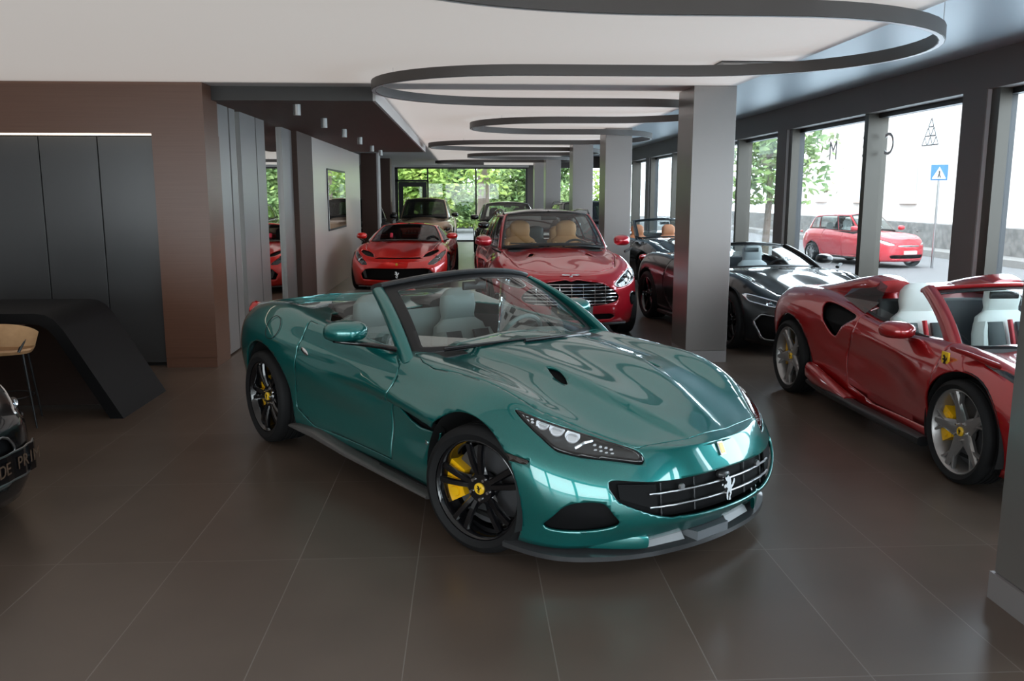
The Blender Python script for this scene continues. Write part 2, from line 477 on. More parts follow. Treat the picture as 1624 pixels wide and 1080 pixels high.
def make_steering(parent, x, y, z, R=.175, m=None):
    w = MB(); n = 36
    ax = Vector((-.92, 0, .38)).normalized(); u = Vector((0, 1, 0)); v = ax.cross(u)
    w.tube([Vector((x, y, z)) + (u * math.cos(2 * PI * i / n) + v * math.sin(2 * PI * i / n)) * R for i in range(n)], .016, 8, True)
    c = Vector((x, y, z))
    for a in (0, PI, -PI / 2 if v.z > 0 else PI / 2):
        d = u * math.cos(a) + v * math.sin(a); w.cyl(c, c + d * R, .022, .014, 8)
    w.cyl(c - ax * .02, c + ax * .03, .055, .045, 18)
    return w.build('steering_wheel', m or M_satin_black, parent)
def mirror(parent, x, y, z, m_shell, sd, L=.11, hw=.105, hh=.065, arm=None, m_arm=None, name='door_mirror'):
    """door mirror: shell as a rounded pod, glass facing back, arm to the door"""
    b = MB()
    secs = [((x + dx, y + sd * oy, z + dz), (0, hw * k, 0), (.0, 0, hh * k), 2.6) for dx, k, dz, oy in ((.085, .06, .0, .0), (.08, .35, .0, 0), (.06, .66, .0, 0), (.02, .9, .0, 0), (-.03, 1., .0, .005), (-.075, 1.0, .0, .01), (-.085, .96, 0, .01))]
    b.loft(secs, 26); o = b.build(name, m_shell, parent)
    g = MB(); g.loft([((x - .0855, y + sd * .01, z), (0, hw * .88, 0), (0, 0, hh * .84), 2.6), ((x - .0875, y + sd * .01, z), (0, hw * .86, 0), (0, 0, hh * .82), 2.6)], 22)
    g.build('mirror_glass', M_chrome, o)
    if arm:
        a = MB(); a.loft([((x + t[0], sd * t[1], t[2]), (.045 * t[3], 0, 0), (0, 0, .016 * t[3]), 2.4) for t in arm], 14); a.build('mirror_arm', m_arm or M_gloss_black, o)
    return o
# ------------------------------------------------------------------ the green convertible
P_green = flake_paint('green metallic paint', (.0007, .112, .104), (.003, .212, .198), .58, .28)
P_green_in = mat('green inner paint', (.003, .06, .05), .5)
M_leather = mat('grey green leather', (.20, .235, .225), .5)
M_dkleather = mat('dark leather', (.02, .022, .022), .5)
def hero_grid():
    out = [(2.205, 0), (2.19, .22), (2.135, .44), (2.01, .66), (1.82, .83), (1.61, .918), (1.335, .958), (1.03, .960), (.75, .945), (.45, .93), (0, .925), (-.4, .935),
           (-.8, .958), (-1.08, .970), (-1.335, .969), (-1.62, .950), (-1.9, .88), (-2.12, .70), (-2.25, .42), (-2.29, 0)]
    wall = [
        ([.07, .07, .085, .115, .155, .175, .185, .18, .15, .125, .10, .10, .115, .14, .15, .16, .17, .17, .16, .16],
         [.62, .62, .625, .655, .725, .795, .86, .885, .893, .90, .925, .955, 1.0, 1.04, 1.045, 1.02, .99, .975, .97, .97]),
        ([.02, .02, .03, .04, .045, .045, .050, .055, .055, .052, .048, .044, .040, .035, .035, .04, .05, .05, .05, .05],
         [.515, .515, .52, .545, .60, .68, .77, .775, .765, .765, .775, .80, .85, .91, .925, .91, .88, .86, .86, .86]),
        ([0] * 20, [.42, .42, .42, .43, .46, .55, .63, .625, .61, .61, .62, .64, .69, .74, .745, .72, .68, .66, .66, .66]),
        ([0, 0, 0, 0, 0, 0, .01, .025, .050, .058, .055, .042, .026, .014, .01, .01, .02, .03, .03, .03],
         [.30, .30, .30, .31, .33, .40, .46, .46, .45, .45, .45, .46, .48, .5, .5, .5, .48, .45, .45, .45]),
        ([.06, .06, .055, .045, .03, .02, .03, .04, .05, .055, .055, .05, .04, .03, .03, .03, .05, .06, .06, .06],
         [.225, .225, .225, .225, .235, .27, .30, .30, .29, .28, .28, .29, .30, .31, .32, .33, .34, .33, .33, .33]),
        ([.12, .12, .11, .09, .06, .045, .06, .08, .085, .085, .085, .08, .07, .06, .06, .06, .1, .12, .12, .12],
         [.165, .165, .16, .15, .14, .15, .19, .20, .20, .20, .20, .20, .20, .2, .2, .22, .25, .26, .26, .26])]
    cen = [(2.135, .62), (2.09, .637), (2.02, .655), (1.92, .685), (1.76, .735), (1.56, .79), (1.30, .85), (1.03, .90), (.74, .94), (.45, .95), (0, .95), (-.4, .95),
           (-.8, .97), (-1.08, .99), (-1.335, .995), (-1.62, .975), (-1.85, .95), (-2.0, .935), (-2.09, .93), (-2.13, .97)]
    z20 = [0] * 20
    m1 = [0, 0, .004, .008, .010, .012, .012, .010, .006, 0, 0, 0, 0, 0, 0, 0, 0, 0, 0, 0]
    m2 = [0, 0, .008, .006, -.004, -.016, -.022, -.022, -.015, 0, 0, 0, 0, -.01, -.015, -.015, -.01, 0, 0, 0]
    g = Grid(out, wall, cen, [(.36, m1), (.72, m2)], nu=300, sub=(9, 9, 9, 9, 8, 8, 5, 4))
    x, y, z = g.x, g.y, g.z
    top = g.v < 3
    # raised centre of the bonnet between two creases that converge towards the nose
    yr = np.interp(x, [.5, .9, 1.2, 1.6, 1.87, 2.05], [.44, .39, .345, .265, .185, .13])
    g.push(np.where(top & (x > .3), .020 * sst(.034, -.006, y - yr) * sst(2.14, 1.9, x), 0), (0, 0, 1))
    # hollow flank behind the front wheel that runs back into the door
    zc = np.interp(x, [-.3, .2, .95], [.655, .63, .545])
    wdt = np.interp(x, [-.3, .95], [.05, .095])
    dz = z - zc
    dent = np.where(dz > 0, np.exp(-(dz / (wdt * .42)) ** 2), np.exp(-(dz / (wdt * 1.7)) ** 2)) * sst(-.55, .7, x) * sst(1.10, .90, x)
    g.push(np.where(g.v > 3, -.075 * dent, 0))
    g.push(np.where(g.v > 3, .020 * np.exp(-((z - zc - wdt * 1.15) / .040) ** 2) * sst(-.5, .6, x) * sst(1.2, .9, x), 0))
    # crease along the door top
    g.push(np.where(g.v > 3, .010 * np.exp(-((z - np.interp(x, [-1.2, -.6, .3, 1], [.83, .80, .755, .73])) / .03) ** 2) * sst(-1.3, -.9, x) * sst(1.1, .5, x), 0))
    # rear haunch
    g.push(np.where(g.v > 3, .02 * np.exp(-((z - .80) / .14) ** 2 - ((x + 1.35) / .45) ** 2), 0))
    return g
HX, HY, HP = .01, 5.8675, -.9513
# ------------------------------------------------------------------ room
def nodes(m): return m.node_tree, m.node_tree.nodes, m.node_tree.links, m.node_tree.nodes['Principled BSDF']
def floor_mat():
    m = mat('floor tile', (.06, .05, .045), .3); nt, N, L, b = nodes(m)
    tc = N.new('ShaderNodeTexCoord'); mp = N.new('ShaderNodeMapping'); L.new(tc.outputs['Object'], mp.inputs[0])
    mp.inputs['Location'].default_value = (.87, -5.42, 0)
    br = N.new('ShaderNodeTexBrick'); br.offset = 0; br.inputs['Scale'].default_value = 1.
    br.inputs['Brick Width'].default_value = .605; br.inputs['Row Height'].default_value = 1.21
    br.inputs['Mortar Size'].default_value = .0026; br.inputs['Mortar Smooth'].default_value = .1
    br.inputs['Color1'].default_value = (.094, .068, .052, 1); br.inputs['Color2'].default_value = (.106, .079, .062, 1); br.inputs['Mortar'].default_value = (.175, .15, .13, 1)
    L.new(mp.outputs[0], br.inputs['Vector'])
    n1 = N.new('ShaderNodeTexNoise'); n1.inputs['Scale'].default_value = 1.3; n1.inputs['Detail'].default_value = 6; L.new(tc.outputs['Object'], n1.inputs['Vector'])
    hv = N.new('ShaderNodeMix'); hv.data_type = 'RGBA'; hv.blend_type = 'MULTIPLY'; hv.inputs[0].default_value = .38
    rp = N.new('ShaderNodeValToRGB'); rp.color_ramp.elements[0].position = .3; rp.color_ramp.elements[0].color = (.62, .6, .58, 1); rp.color_ramp.elements[1].position = .72; rp.color_ramp.elements[1].color = (1.25, 1.22, 1.2, 1)
    L.new(n1.outputs['Fac'], rp.inputs[0]); L.new(br.outputs['Color'], hv.inputs[6]); L.new(rp.outputs[0], hv.inputs[7]); L.new(hv.outputs[2], b.inputs['Base Color'])
    n2 = N.new('ShaderNodeTexNoise'); n2.inputs['Scale'].default_value = 5; n2.inputs['Detail'].default_value = 5; L.new(tc.outputs['Object'], n2.inputs['Vector'])
    mr = N.new('ShaderNodeMapRange'); mr.inputs[3].default_value = .27; mr.inputs[4].default_value = .33; L.new(n2.outputs['Fac'], mr.inputs[0]); L.new(mr.outputs[0], b.inputs['Roughness'])
    b.inputs['Specular IOR Level'].default_value = .65
    bp = N.new('ShaderNodeBump'); bp.inputs['Strength'].default_value = .25; bp.inputs['Distance'].default_value = .002; bp.invert = True
    L.new(br.outputs['Fac'], bp.inputs['Height']); L.new(bp.outputs[0], b.inputs['Normal'])
    return m
def wood_mat(name, c1, c2, axis='z', rough=.42, scale=1.):
    m = mat(name, c1, rough); nt, N, L, b = nodes(m)
    tc = N.new('ShaderNodeTexCoord'); mp = N.new('ShaderNodeMapping'); L.new(tc.outputs['Object'], mp.inputs[0])
    mp.inputs['Scale'].default_value = {'z': (60 * scale, 60 * scale, 1.2), 'x': (1.2, 60 * scale, 60 * scale), 'y': (60 * scale, 1.2, 60 * scale), 'h': (1.5, 1.5, 90 * scale)}[axis]
    no = N.new('ShaderNodeTexNoise'); no.inputs['Scale'].default_value = 1.; no.inputs['Detail'].default_value = 5; L.new(mp.outputs[0], no.inputs['Vector'])
    mx = N.new('ShaderNodeMix'); mx.data_type = 'RGBA'; mx.inputs[6].default_value = (*c1, 1); mx.inputs[7].default_value = (*c2, 1)
    L.new(no.outputs['Fac'], mx.inputs[0]); L.new(mx.outputs[2], b.inputs['Base Color'])
    bp = N.new('ShaderNodeBump'); bp.inputs['Strength'].default_value = .15; bp.inputs['Distance'].default_value = .001; L.new(no.outputs['Fac'], bp.inputs['Height']); L.new(bp.outputs[0], b.inputs['Normal'])
    return m
M_floor = floor_mat()
M_ceil = mat('white ceiling paint', (.80, .79, .785), .7)
M_upceil = mat('sky tinted ceiling gloss', (.30, .36, .41), .42, .1, .0, spec=.9)  # blue of the reflected sky is put into the ceiling colour
M_header = mat('anthracite header', (.125, .108, .10), .6)
M_brown = wood_mat('brown textured cladding', (.095, .042, .026), (.145, .072, .047), 'h', .30)
M_brown2 = wood_mat('dark wood veneer', (.045, .021, .014), (.078, .039, .027), 'h', .55)
M_soffit = wood_mat('dark wood soffit', (.060, .028, .018), (.105, .054, .038), 'y', .65, .6)
M_fascia = mat('grey fascia', (.055, .05, .047), .6)
M_column = mat('grey satin column', (.23, .21, .20), .30, .5)
M_slat = mat('grey satin slat', (.27, .25, .24), .34, .35)
M_cabinet = mat('graphite lacquer', (.055, .055, .056), .26, .1)
M_wallgrey = mat('satin grey wall panel', (.68, .61, .57), .28, .3)
M_paint = mat('pale wall paint', (.55, .52, .5), .7)
M_mirror = mat('mirror', (.86, .88, .87), .015, 1.)
M_black = mat('black joint', (.004, .004, .004), .6)
M_mull = mat('bronze anodised mullion', (.045, .038, .030), .34, .4)
M_frame = mat('dark window frame', (.03, .03, .032), .4, .3)
M_desk = mat('black desk laminate', (.0035, .0035, .004), .5, spec=.2)
M_deskwood = wood_mat('desk front veneer', (.012, .005, .003), (.026, .012, .007), 'h', .45)
M_ribbon = mat('ribbon lamp body', (.075, .066, .062), .45, .2)
M_diffuser = mat('lamp diffuser', (.85, .86, .88), .4)
M_pane = thin_glass('window pane', (.97, .985, .98), .9, .0)
ZC, ZU, XR, YB = 2.975, 3.32, 5.45, 34.5
def st(name, m, *boxes, parent=None):
    mb = MB()
    for b in boxes: mb.box(*b)
    o = mb.build(name, m, parent, False)
    if parent is None: tag(o, kind='structure')
    return o
st('floor', M_floor, (-9.2, 5.75, -4.2, YB + .3, -.12, 0))
st('ceiling', M_ceil, (-9.2, 2.86, -4.2, YB + .3, ZC, ZC + .45))
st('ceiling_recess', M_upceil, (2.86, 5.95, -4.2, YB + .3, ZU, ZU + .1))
# street-side wall: header, piers, posts, panes
PIERS = ((-4.2, -2.55), (3.35, 3.80), (9.06, 9.50), (14.80, 15.22), (20.45, 20.87), (26.1, 26.5), (31.7, 32.1))
st('wall_right', M_header, (XR, XR + .3, -4.2, YB, 2.93, ZU), (XR, XR + .3, 33.9, YB, 0, 2.93), *[(XR, XR + .3, y0, y1, 0, 2.93) for y0, y1 in PIERS])
bays = [(PIERS[k][1], PIERS[k + 1][0]) for k in range(6)] + [(32.1, 33.9)]
M_pier = mat('pale pier return', (.48, .46, .46), .35, .2)
st('trim_1', M_pier, *[(XR + .012, XR + .29, p[0] - .012, p[0], 0, 2.93) for p in PIERS[1:]])
for i, (a, b) in enumerate(bays):
    mid = a + (b - a) * .45; mb = MB()
    for y0, y1 in ((a, a + .07), (b - .07, b)): mb.box(XR + .19, XR + .3, y0, y1, 0, 2.93)
    mb.box(XR + .19, XR + .3, a, b, 0, .06); mb.box(XR + .19, XR + .3, a, b, 2.87, 2.93)
    w = tag(mb.build('window_%d' % (i + 11), M_frame, None, False), kind='structure')
    m2 = MB(); m2.box(XR + .04, XR + .32, mid - .06, mid + .06, 0, 2.93); m2.build('window_post', M_mull, w, False)
    m2 = MB(); m2.box(XR + .05, XR + .18, b - .16, b - .013, 0, 2.93); m2.build('window_jamb', M_mull, w, False)
    m2 = MB(); m2.box(XR + .245, XR + .250, a + .07, b - .07, .06, 2.87); m2.build('pane', M_pane, w, False)
# far end wall with glazing and a glass door
st('wall_back', M_header, (-9.2, -3.3, YB, YB + .25, 0, ZC), (-3.3, 5.75, YB, YB + .25, 2.88, ZU), (2.40, 3.60, YB, YB + .25, 0, 2.88), (4.15, 4.45, YB, YB + .25, 0, 2.88))
st('trim_2', M_paint, (-3.3, -2.80, YB - .3, YB, 0, ZC), (-2.80, 2.45, YB - .12, YB, 2.90, ZC))
mb = MB()
for x0, x1 in ((-2.80, -2.68), (-1.55, -1.49), (.34, .40), (2.33, 2.40)): mb.box(x0, x1, YB - .02, YB + .1, 0, 2.88)
mb.box(-2.80, 2.40, YB - .02, YB + .1, 0, .06); mb.box(-2.80, 2.40, YB - .02, YB + .1, 2.84, 2.88); mb.box(-2.80, -1.5, YB - .02, YB + .1, 2.34, 2.42)
w = tag(mb.build('window_7', M_frame, None, False), kind='structure')
m2 = MB(); m2.box(-2.68, 2.33, YB + .03, YB + .035, .06, 2.84); m2.build('pane', M_pane, w, False)
mb = MB()
mb.box(-2.66, -2.48, YB - .06, YB - .021, .02, 2.33); mb.box(-1.73, -1.56, YB - .06, YB - .021, .02, 2.33); mb.box(-2.48, -1.73, YB - .06, YB - .021, 2.15, 2.33); mb.box(-2.48, -1.73, YB - .06, YB - .021, .02, .2)
w = tag(mb.build('door_1', M_frame, None, False), kind='structure')
m2 = MB(); m2.tube([(-1.78, YB - .1, .9), (-1.78, YB - .1, 1.5)], .014); m2.build('door_handle', M_steel, w)
mb = MB(); mb.box(3.60, 3.66, YB, YB + .1, 0, 2.88); mb.box(4.09, 4.15, YB, YB + .1, 0, 2.88); mb.box(4.45, 4.51, YB, YB + .1, 0, 2.88); mb.box(5.38, 5.45, YB, YB + .1, 0, 2.88)
w = tag(mb.build('window_8', M_frame, None, False), kind='structure')
m2 = MB(); m2.box(3.66, 4.09, YB + .03, YB + .035, 0, 2.88); m2.box(4.51, 5.38, YB + .03, YB + .035, 0, 2.88); m2.build('pane', M_pane, w, False)
# free-standing columns
for i, (y0, d) in enumerate(((2.95, .66), (9.30, .66), (15.15, .66), (19.8, .66), (26.6, .66), (31.0, .66))):
    mb = MB(); mb.box(2.41, 2.87, y0, y0 + d, .13, ZC if i else ZC); c = tag(mb.build('column_%d' % (i + 1), M_column, None, False, bevel=.004), kind='structure')
    mb = MB(); mb.box(2.395 if i == 0 else 2.41, 2.885 if i == 0 else 2.87, y0 - (.015 if i == 0 else 0), y0 + d + (.015 if i == 0 else 0), 0, .128); mb.build('column_base', mat('column plinth', (.26, .24, .24), .4, .2), c, False)
# left side of the room
st('wall_left', M_paint, (-9.4, -9.18, -4.2, YB, 0, ZC))
st('trim_12', M_paint, (-9.2, -3.24, 9.81, 9.95, 0, ZC))
st('trim_13', M_brown, (-9.1, -2.70, 9.29, 9.8, 2.465, ZC))
st('trim_14', M_brown, (-3.24, -2.70, 9.29, 9.82, .11, 2.465))
st('baseboard_left', M_brown, (-3.24, -2.705, 9.295, 9.82, 0, .108))
st('wall_left_panelling', M_black, (-3.0, -2.80, 9.82, 14.03, 0, 2.83))
st('wall_left_end', M_wallgrey, (-3.05, -2.68, 15.37, 22.2, 0, 2.83))
st('trim_3', M_brown2, (-3.05, -2.66, 14.03, 15.37, 0, 2.83))
k = 4
for a, b, m in ((9.83, 10.37, M_slat), (10.42, 10.67, M_slat), (10.89, 11.66, M_slat), (11.70, 12.18, M_slat), (13.28, 14.02, M_slat)):
    st('trim_%d' % k, m, (-2.788, -2.74, a, b, .02, 2.83)); k += 1
for a, b, lb in ((10.68, 10.88, 'narrow mirror strip between two grey wall slats'), (12.19, 13.27, 'wide floor-to-ceiling mirror strip beside the dark brown wall panel'), (10.375, 10.415, 'hairline mirror strip nearest the brown pillar')):
    mb = MB(); mb.box(-2.80, -2.782, a, b, .02, 2.83); tag(mb.build('wall_mirror', M_mirror, None, False), lb, 'mirror', 'mirror strips in the slatted wall')
mb = MB(); mb.box(-2.68, -2.662, 17.0, 19.42, 1.14, 2.34)
scr = tag(mb.build('wall_screen', M_frame, None, False), 'flat black-framed screen hanging on the pale grey wall', 'screen')
mb = MB(); mb.box(-2.664, -2.658, 17.04, 19.38, 1.18, 2.30); mb.build('screen_glass', mat('dark screen glass', (.50, .52, .52), .02, 1.), scr, False)
# dark soffit with spotlights
st('ceiling_soffit', M_soffit, (-3.05, -1.0, 9.62, 20.9, 2.83, ZC))
st('trim_9', M_fascia, (-2.70, -.995, 9.60, 9.62, 2.83, ZC))
st('trim_10', M_paint, (-.998, -.965, 9.60, 20.92, 2.83, ZC))
M_lampmetal = mat('spot lamp body', (.30, .29, .28), .35, .7)
M_lampon = mat('spot lamp glow', (1, 1, 1), .5, emit=(1., .88, .72), estr=10.)
for i, (px_, py_, lb) in enumerate(((-1.88, 10.0, 'nearest of the six'), (-1.87, 11.8, 'second'), (-1.87, 13.7, 'third'), (-1.86, 15.6, 'fourth'), (-1.93, 18.2, 'fifth'), (-1.93, 20.0, 'farthest of the six'))):
    r = empty('ceiling_spotlight', (px_, py_, 2.83), 0, ('small cylindrical ceiling spotlight under the dark wood soffit, ' + (lb if 'six' in lb else lb + ' from the camera')), 'spotlight', 'cylinder spotlights under the dark soffit')
    b = MB(); b.cyl((0, 0, 0), (0, 0, -.12), .042, .042, 20); b.lathe([(.042, -.12), (.035, -.12), (.035, -.10)], 20, 'z'); b.build('lamp_body', M_lampmetal, r)
    b = MB(); b.cyl((0, 0, -.111), (0, 0, -.114), .033, .033, 16); b.build('lamp_lens', M_lampon, r)
    l = bpy.data.lights.new('spot', 'SPOT'); l.energy = 45; l.color = (1., .86, .72); l.spot_size = 1.5; l.spot_blend = .6; l.shadow_soft_size = .03
    lo = bpy.data.objects.new('lamp_beam', l); COL.objects.link(lo); lo.parent = r; lo.location = (0, 0, -.125)
# dark cabinets under the brown beam, lit strip above
cb = empty('built_in_cabinet', (-5.54, 9.61, 0), 0, 'graphite grey flush wall cabinet with tall handleless doors behind the black desk', 'cabinet')
b = MB(); b.box(-3.58, 2.295, -.19, .19, 0, 2.46); b.build('cabinet_body', M_black, cb, False)
for i in range(9):
    x1 = -3.205 + 5.5 - i * .597; b = MB(); b.box(x1 - .585, x1, -.215, -.192, .04, 2.435); b.build('cabinet_door', M_cabinet, cb, False, bevel=.002)
b = MB(); b.box(-3.5, 2.29, -.30, -.27, 2.445, 2.46); b.build('light_strip', mat('warm light strip', (1, 1, 1), .5, emit=(1., .86, .68), estr=3.), cb, False)
# columns and wall beyond the soffit on the left
st('column_7', M_brown2, (-2.92, -2.49, 24.5, 25.1, 0, ZC)); st('column_8', M_brown2, (-2.80, -2.42, 28.0, 28.6, 0, ZC))
st('trim_11', M_paint, (-2.488, -2.44, 24.5, 25.1, 0, ZC))
# behind the camera: street front glazing
st('wall_front', M_header, (-9.2, 6.2, -4.4, -4.2, 2.75, ZU + .1), *[(x, x + .25, -4.4, -4.2, 0, 2.75) for x in (-9.2, -5.6, -2.0, 1.6, 5.45)])
mb = MB(); 
for x in (-8.95, -5.35, -1.75, 1.85): mb.box(x, x + 3.35 + (.5 if x > 1 else 0), -4.31, -4.305, 0, 2.75)
w = tag(mb.build('window_9', M_pane, None, False), kind='structure')

# ------------------------------------------------------------------ serpentine lamp
def ribbon():
    z0, z1, hw = 2.845, 2.935, .022
    pts = []
    def arc(cx, cy, rx, ry, a0, a1, n=26):
        for i in range(n + 1):
            t = a0 + (a1 - a0) * i / n
            pts.append((cx + rx * math.copysign(abs(math.cos(t)) ** .9, math.cos(t)), cy + ry * math.sin(t)))
    H = PI / 2
    arc(1.2, 3.75, 1.95, 1.33, PI, H)
    arc(1.75, 6.35, 1.54, 1.27, -H, H)
    arc(.65, 8.91, 1.56, 1.29, 3 * H, H)
    arc(1.9, 11.38, 1.35, 1.18, -H, H)
    arc(1.5, 13.73, 1.42, 1.17, 3 * H, H)
    arc(2.2, 16.4, 1.22, 1.5, -H, H)
    arc(.7, 19.2, 1.5, 1.3, 3 * H, H)
    arc(2.1, 21.75, 1.2, 1.25, -H, H)
    arc(1.5, 24.2, 1.45, 1.2, 3 * H, H)
    arc(2.1, 26.6, 1.1, 1.2, -H, H); arc(.6, 29.0, 1.6, 1.2, 3 * H, H)
    P = [Vector((a, b, 0)) for a, b in pts]; n = len(P); v = []; f = []
    for i, p in enumerate(P):
        d = (P[min(i + 1, n - 1)] - P[max(i - 1, 0)]).normalized(); q = Vector((-d.y, d.x, 0)) * hw
        v += [p + q + Vector((0, 0, z1)), p - q + Vector((0, 0, z1)), p - q + Vector((0, 0, z0)), p + q + Vector((0, 0, z0))]
    for i in range(n - 1):
        for k in range(4): f.append((i * 4 + k, i * 4 + (k + 1) % 4, i * 4 + 4 + (k + 1) % 4, i * 4 + 4 + k))
    f += [(0, 1, 2, 3), (n * 4 - 1, n * 4 - 2, n * 4 - 3, n * 4 - 4)]
    r = empty('pendant_light', (1, 12, 2.85), 0, 'long dark ribbon lamp snaking in wide loops under the white ceiling', 'lamp')
    def shift(vs): return [(a[0] - 1, a[1] - 12, a[2] - 2.85) for a in vs]
    mb = MB(); mb.add(shift(v), f); mb.build('lamp_body', M_ribbon, r, True, sharp=.9)
    v2 = []; f2 = []
    for i in range(n):
        a, b, c, d = v[4 * i:4 * i + 4]; m = (c + d) / 2; q = (d - c) * .36
        v2 += [m + q + Vector((0, 0, -.002)), m - q + Vector((0, 0, -.002))]
    f2 = [(2 * i, 2 * i + 1, 2 * i + 3, 2 * i + 2) for i in range(n - 1)]
    mb = MB(); mb.add(shift(v2), f2); mb.build('lamp_diffuser', M_diffuser, r, True)
    for i in range(10, n, 26):
        p = P[i]; top = ZU if p.x > 2.86 else ZC
        mb = MB(); mb.cyl((p.x - 1, p.y - 12, z1 - 2.85), (p.x - 1, p.y - 12, top - 2.85), .003, .003, 6); mb.build('suspension_wire', M_steel, r)
ribbon()
for x0, y0, lb in ((2.2, 7.6, 'slim dark air slot in the white ceiling inside the nearest lamp loop'), (2.2, 11.0, 'slim dark air slot in the white ceiling beside the first column')):
    r = empty('air_vent', (x0, y0, ZC), 0, lb, 'vent', 'air slots in the ceiling'); b = MB(); b.box(0, .72, 0, .3, -.012, 0); b.build('vent_frame', M_satin_black, r, False)
    b = MB(); b.box(.04, .68, .06, .09, -.016, -.008); b.box(.04, .68, .20, .23, -.016, -.008); b.build('vent_slat', M_slat, r, False)

# ------------------------------------------------------------------ reception desk and chair
def desk():
    r = empty('reception_desk', (-3.6, 7.65, 0), 0, 'black angular reception desk with one slanted end in front of the cabinets', 'desk')
    ox, oy = -3.6, 7.65
    outer = [(-6.2, .885), (-3.52, .885), (-3.44, .875), (-3.37, .835), (-3.30, .75), (-2.87, .0)]
    inner = [(-2.98, .0), (-3.37, .69), (-3.43, .76), (-3.49, .79), (-3.56, .80), (-6.2, .80)]
    b = MB(); b.prism([(x - ox, z) for x, z in outer + inner], -.52, .51, 'y'); b.build('desk_shell', M_desk, r, True, sharp=.5)
    b = MB(); b.prism([(x - ox, z) for x, z in [(-6.1, .03), (-3.05, .03), (-3.46, .78), (-6.1, .78)]], -.14, -.11, 'y'); b.build('front_panel', M_deskwood, r, False)
    b = MB(); b.box(-6.1 - ox, -3.60 - ox, -.522, .3, .79, .798); b.build('desk_edge', M_brown2, r, False)
desk()
def stool():
    r = empty('wooden_chair', (-3.70, 6.98, 0), .35, 'light wooden chair with curved shell back and thin dark metal legs at the desk', 'chair')
    m = wood_mat('light oak', (.42, .22, .10), (.60, .35, .18), 'y', .38, .4)
    b = MB(); b.loft([((0, 0, .60), (.20, 0, 0), (0, .20, 0), 3.4), ((0, 0, .625), (.215, 0, 0), (0, .215, 0), 3.4), ((0, 0, .640), (.21, 0, 0), (0, .21, 0), 3.4)], 28); b.build('seat', m, r)
    v = []; n = 25
    for i in range(n):
        t = -1.25 + 2.5 * i / (n - 1); rr = .225; h1 = .86 - .10 * abs(t / 1.25) ** 2; h0 = .68 - .03 * abs(t / 1.25)
        for q, (hh, ro) in enumerate(((h0, rr), (h1, rr + .035), (h1, rr + .05), (h0, rr + .014))):
            v.append((ro * math.sin(t), -ro * math.cos(t), hh))
    f = [(i * 4 + k, i * 4 + (k + 1) % 4, i * 4 + 4 + (k + 1) % 4, i * 4 + 4 + k) for i in range(n - 1) for k in range(4)] + [(0, 1, 2, 3), (4 * n - 1, 4 * n - 2, 4 * n - 3, 4 * n - 4)]
    b = MB(); b.add(v, f); b.build('backrest', m, r, True, sharp=.9)
    for sx in (-1, 1):
        for sy in (-1, 1):
            b = MB(); b.tube([(sx * .14, sy * .14, .60), (sx * .20, sy * .20, 0)], [.011, .007], 8); b.build('leg', M_satin_black, r)
    b = MB(); b.tube([(.18 * math.cos(2 * PI * i / 24), .18 * math.sin(2 * PI * i / 24), .24) for i in range(24)], .007, 6, True); b.build('foot_ring', M_satin_black, r)
    for a in (-1, 1):
        b = MB(); b.cyl((a * .12, -.2, .62), (a * .17, -.17, .72), .012, .012, 8); b.build('back_bracket', M_satin_black, r)
stool()

def cut(*a):
    r = a[0]
    for q in a[1:]: r = np.minimum(r, q)
    return r
def along(g, row_v, s0, s1, n, off=0.):
    """points on the surface at a row value between two station values"""
    k = int(np.argmin(np.abs(g.V[:, 0] - row_v))); S = g.S; out = []
    for t in np.linspace(s0, s1, n):
        i = int(np.argmin(np.abs(S - t))); out.append(g.P[k, i] + g.N[k, i] * off)
    return out
def on_side(g, x, z, off=0.):
    """point on the flank (y > 0) nearest to x, z"""
    m = (g.v > 2.9); d = np.where(m, (g.x - x) ** 2 + (g.z - z) ** 2, 9); i = int(np.argmin(d))
    p = np.array([g.x[i], g.y[i], g.z[i]]); n = np.array([g.nx[i], g.ny[i], g.nz[i]]); q = p + n * off; q[0] += x - p[0]; q[2] += z - p[2]; return q, n
def on_top(g, x, y, off=0.):
    m = (g.v <= 3.0); d = np.where(m, (g.x - x) ** 2 + (g.y - abs(y)) ** 2, 9); i = int(np.argmin(d))
    n = np.array([g.nx[i], g.ny[i] * (1 if y >= 0 else -1), g.nz[i]]); p = np.array([x, y, g.z[i] - (n[0] * (x - g.x[i]) + n[1] * (y - g.y[i] * (1 if y >= 0 else -1))) / max(n[2], .2)]); return p + n * off, n
def wells(root, spec, w0, w1):
    for x, z, r in spec:
        for sd in (-1, 1):
            b = MB(); b.lathe([(r, sd * w0), (r, sd * w1)], 26, 'y', (x, 0, z), arc=(-.35, PI + .35)); b.build('wheel_housing', M_matt_black, root)
def plate_under(root, pts, z, name='underbody'):
    b = MB(); b.prism([(x, y) for x, y in pts] + [(x, -y) for x, y in pts[::-1]], z, z + .02); b.build(name, M_matt_black, root, False)
def slab_box(root, name, m, x0, x1, y0, y1, z0, z1, bevel=.02):
    b = MB(); b.box(x0, x1, y0, y1, z0, z1); return b.build(name, m, root, True, bevel)

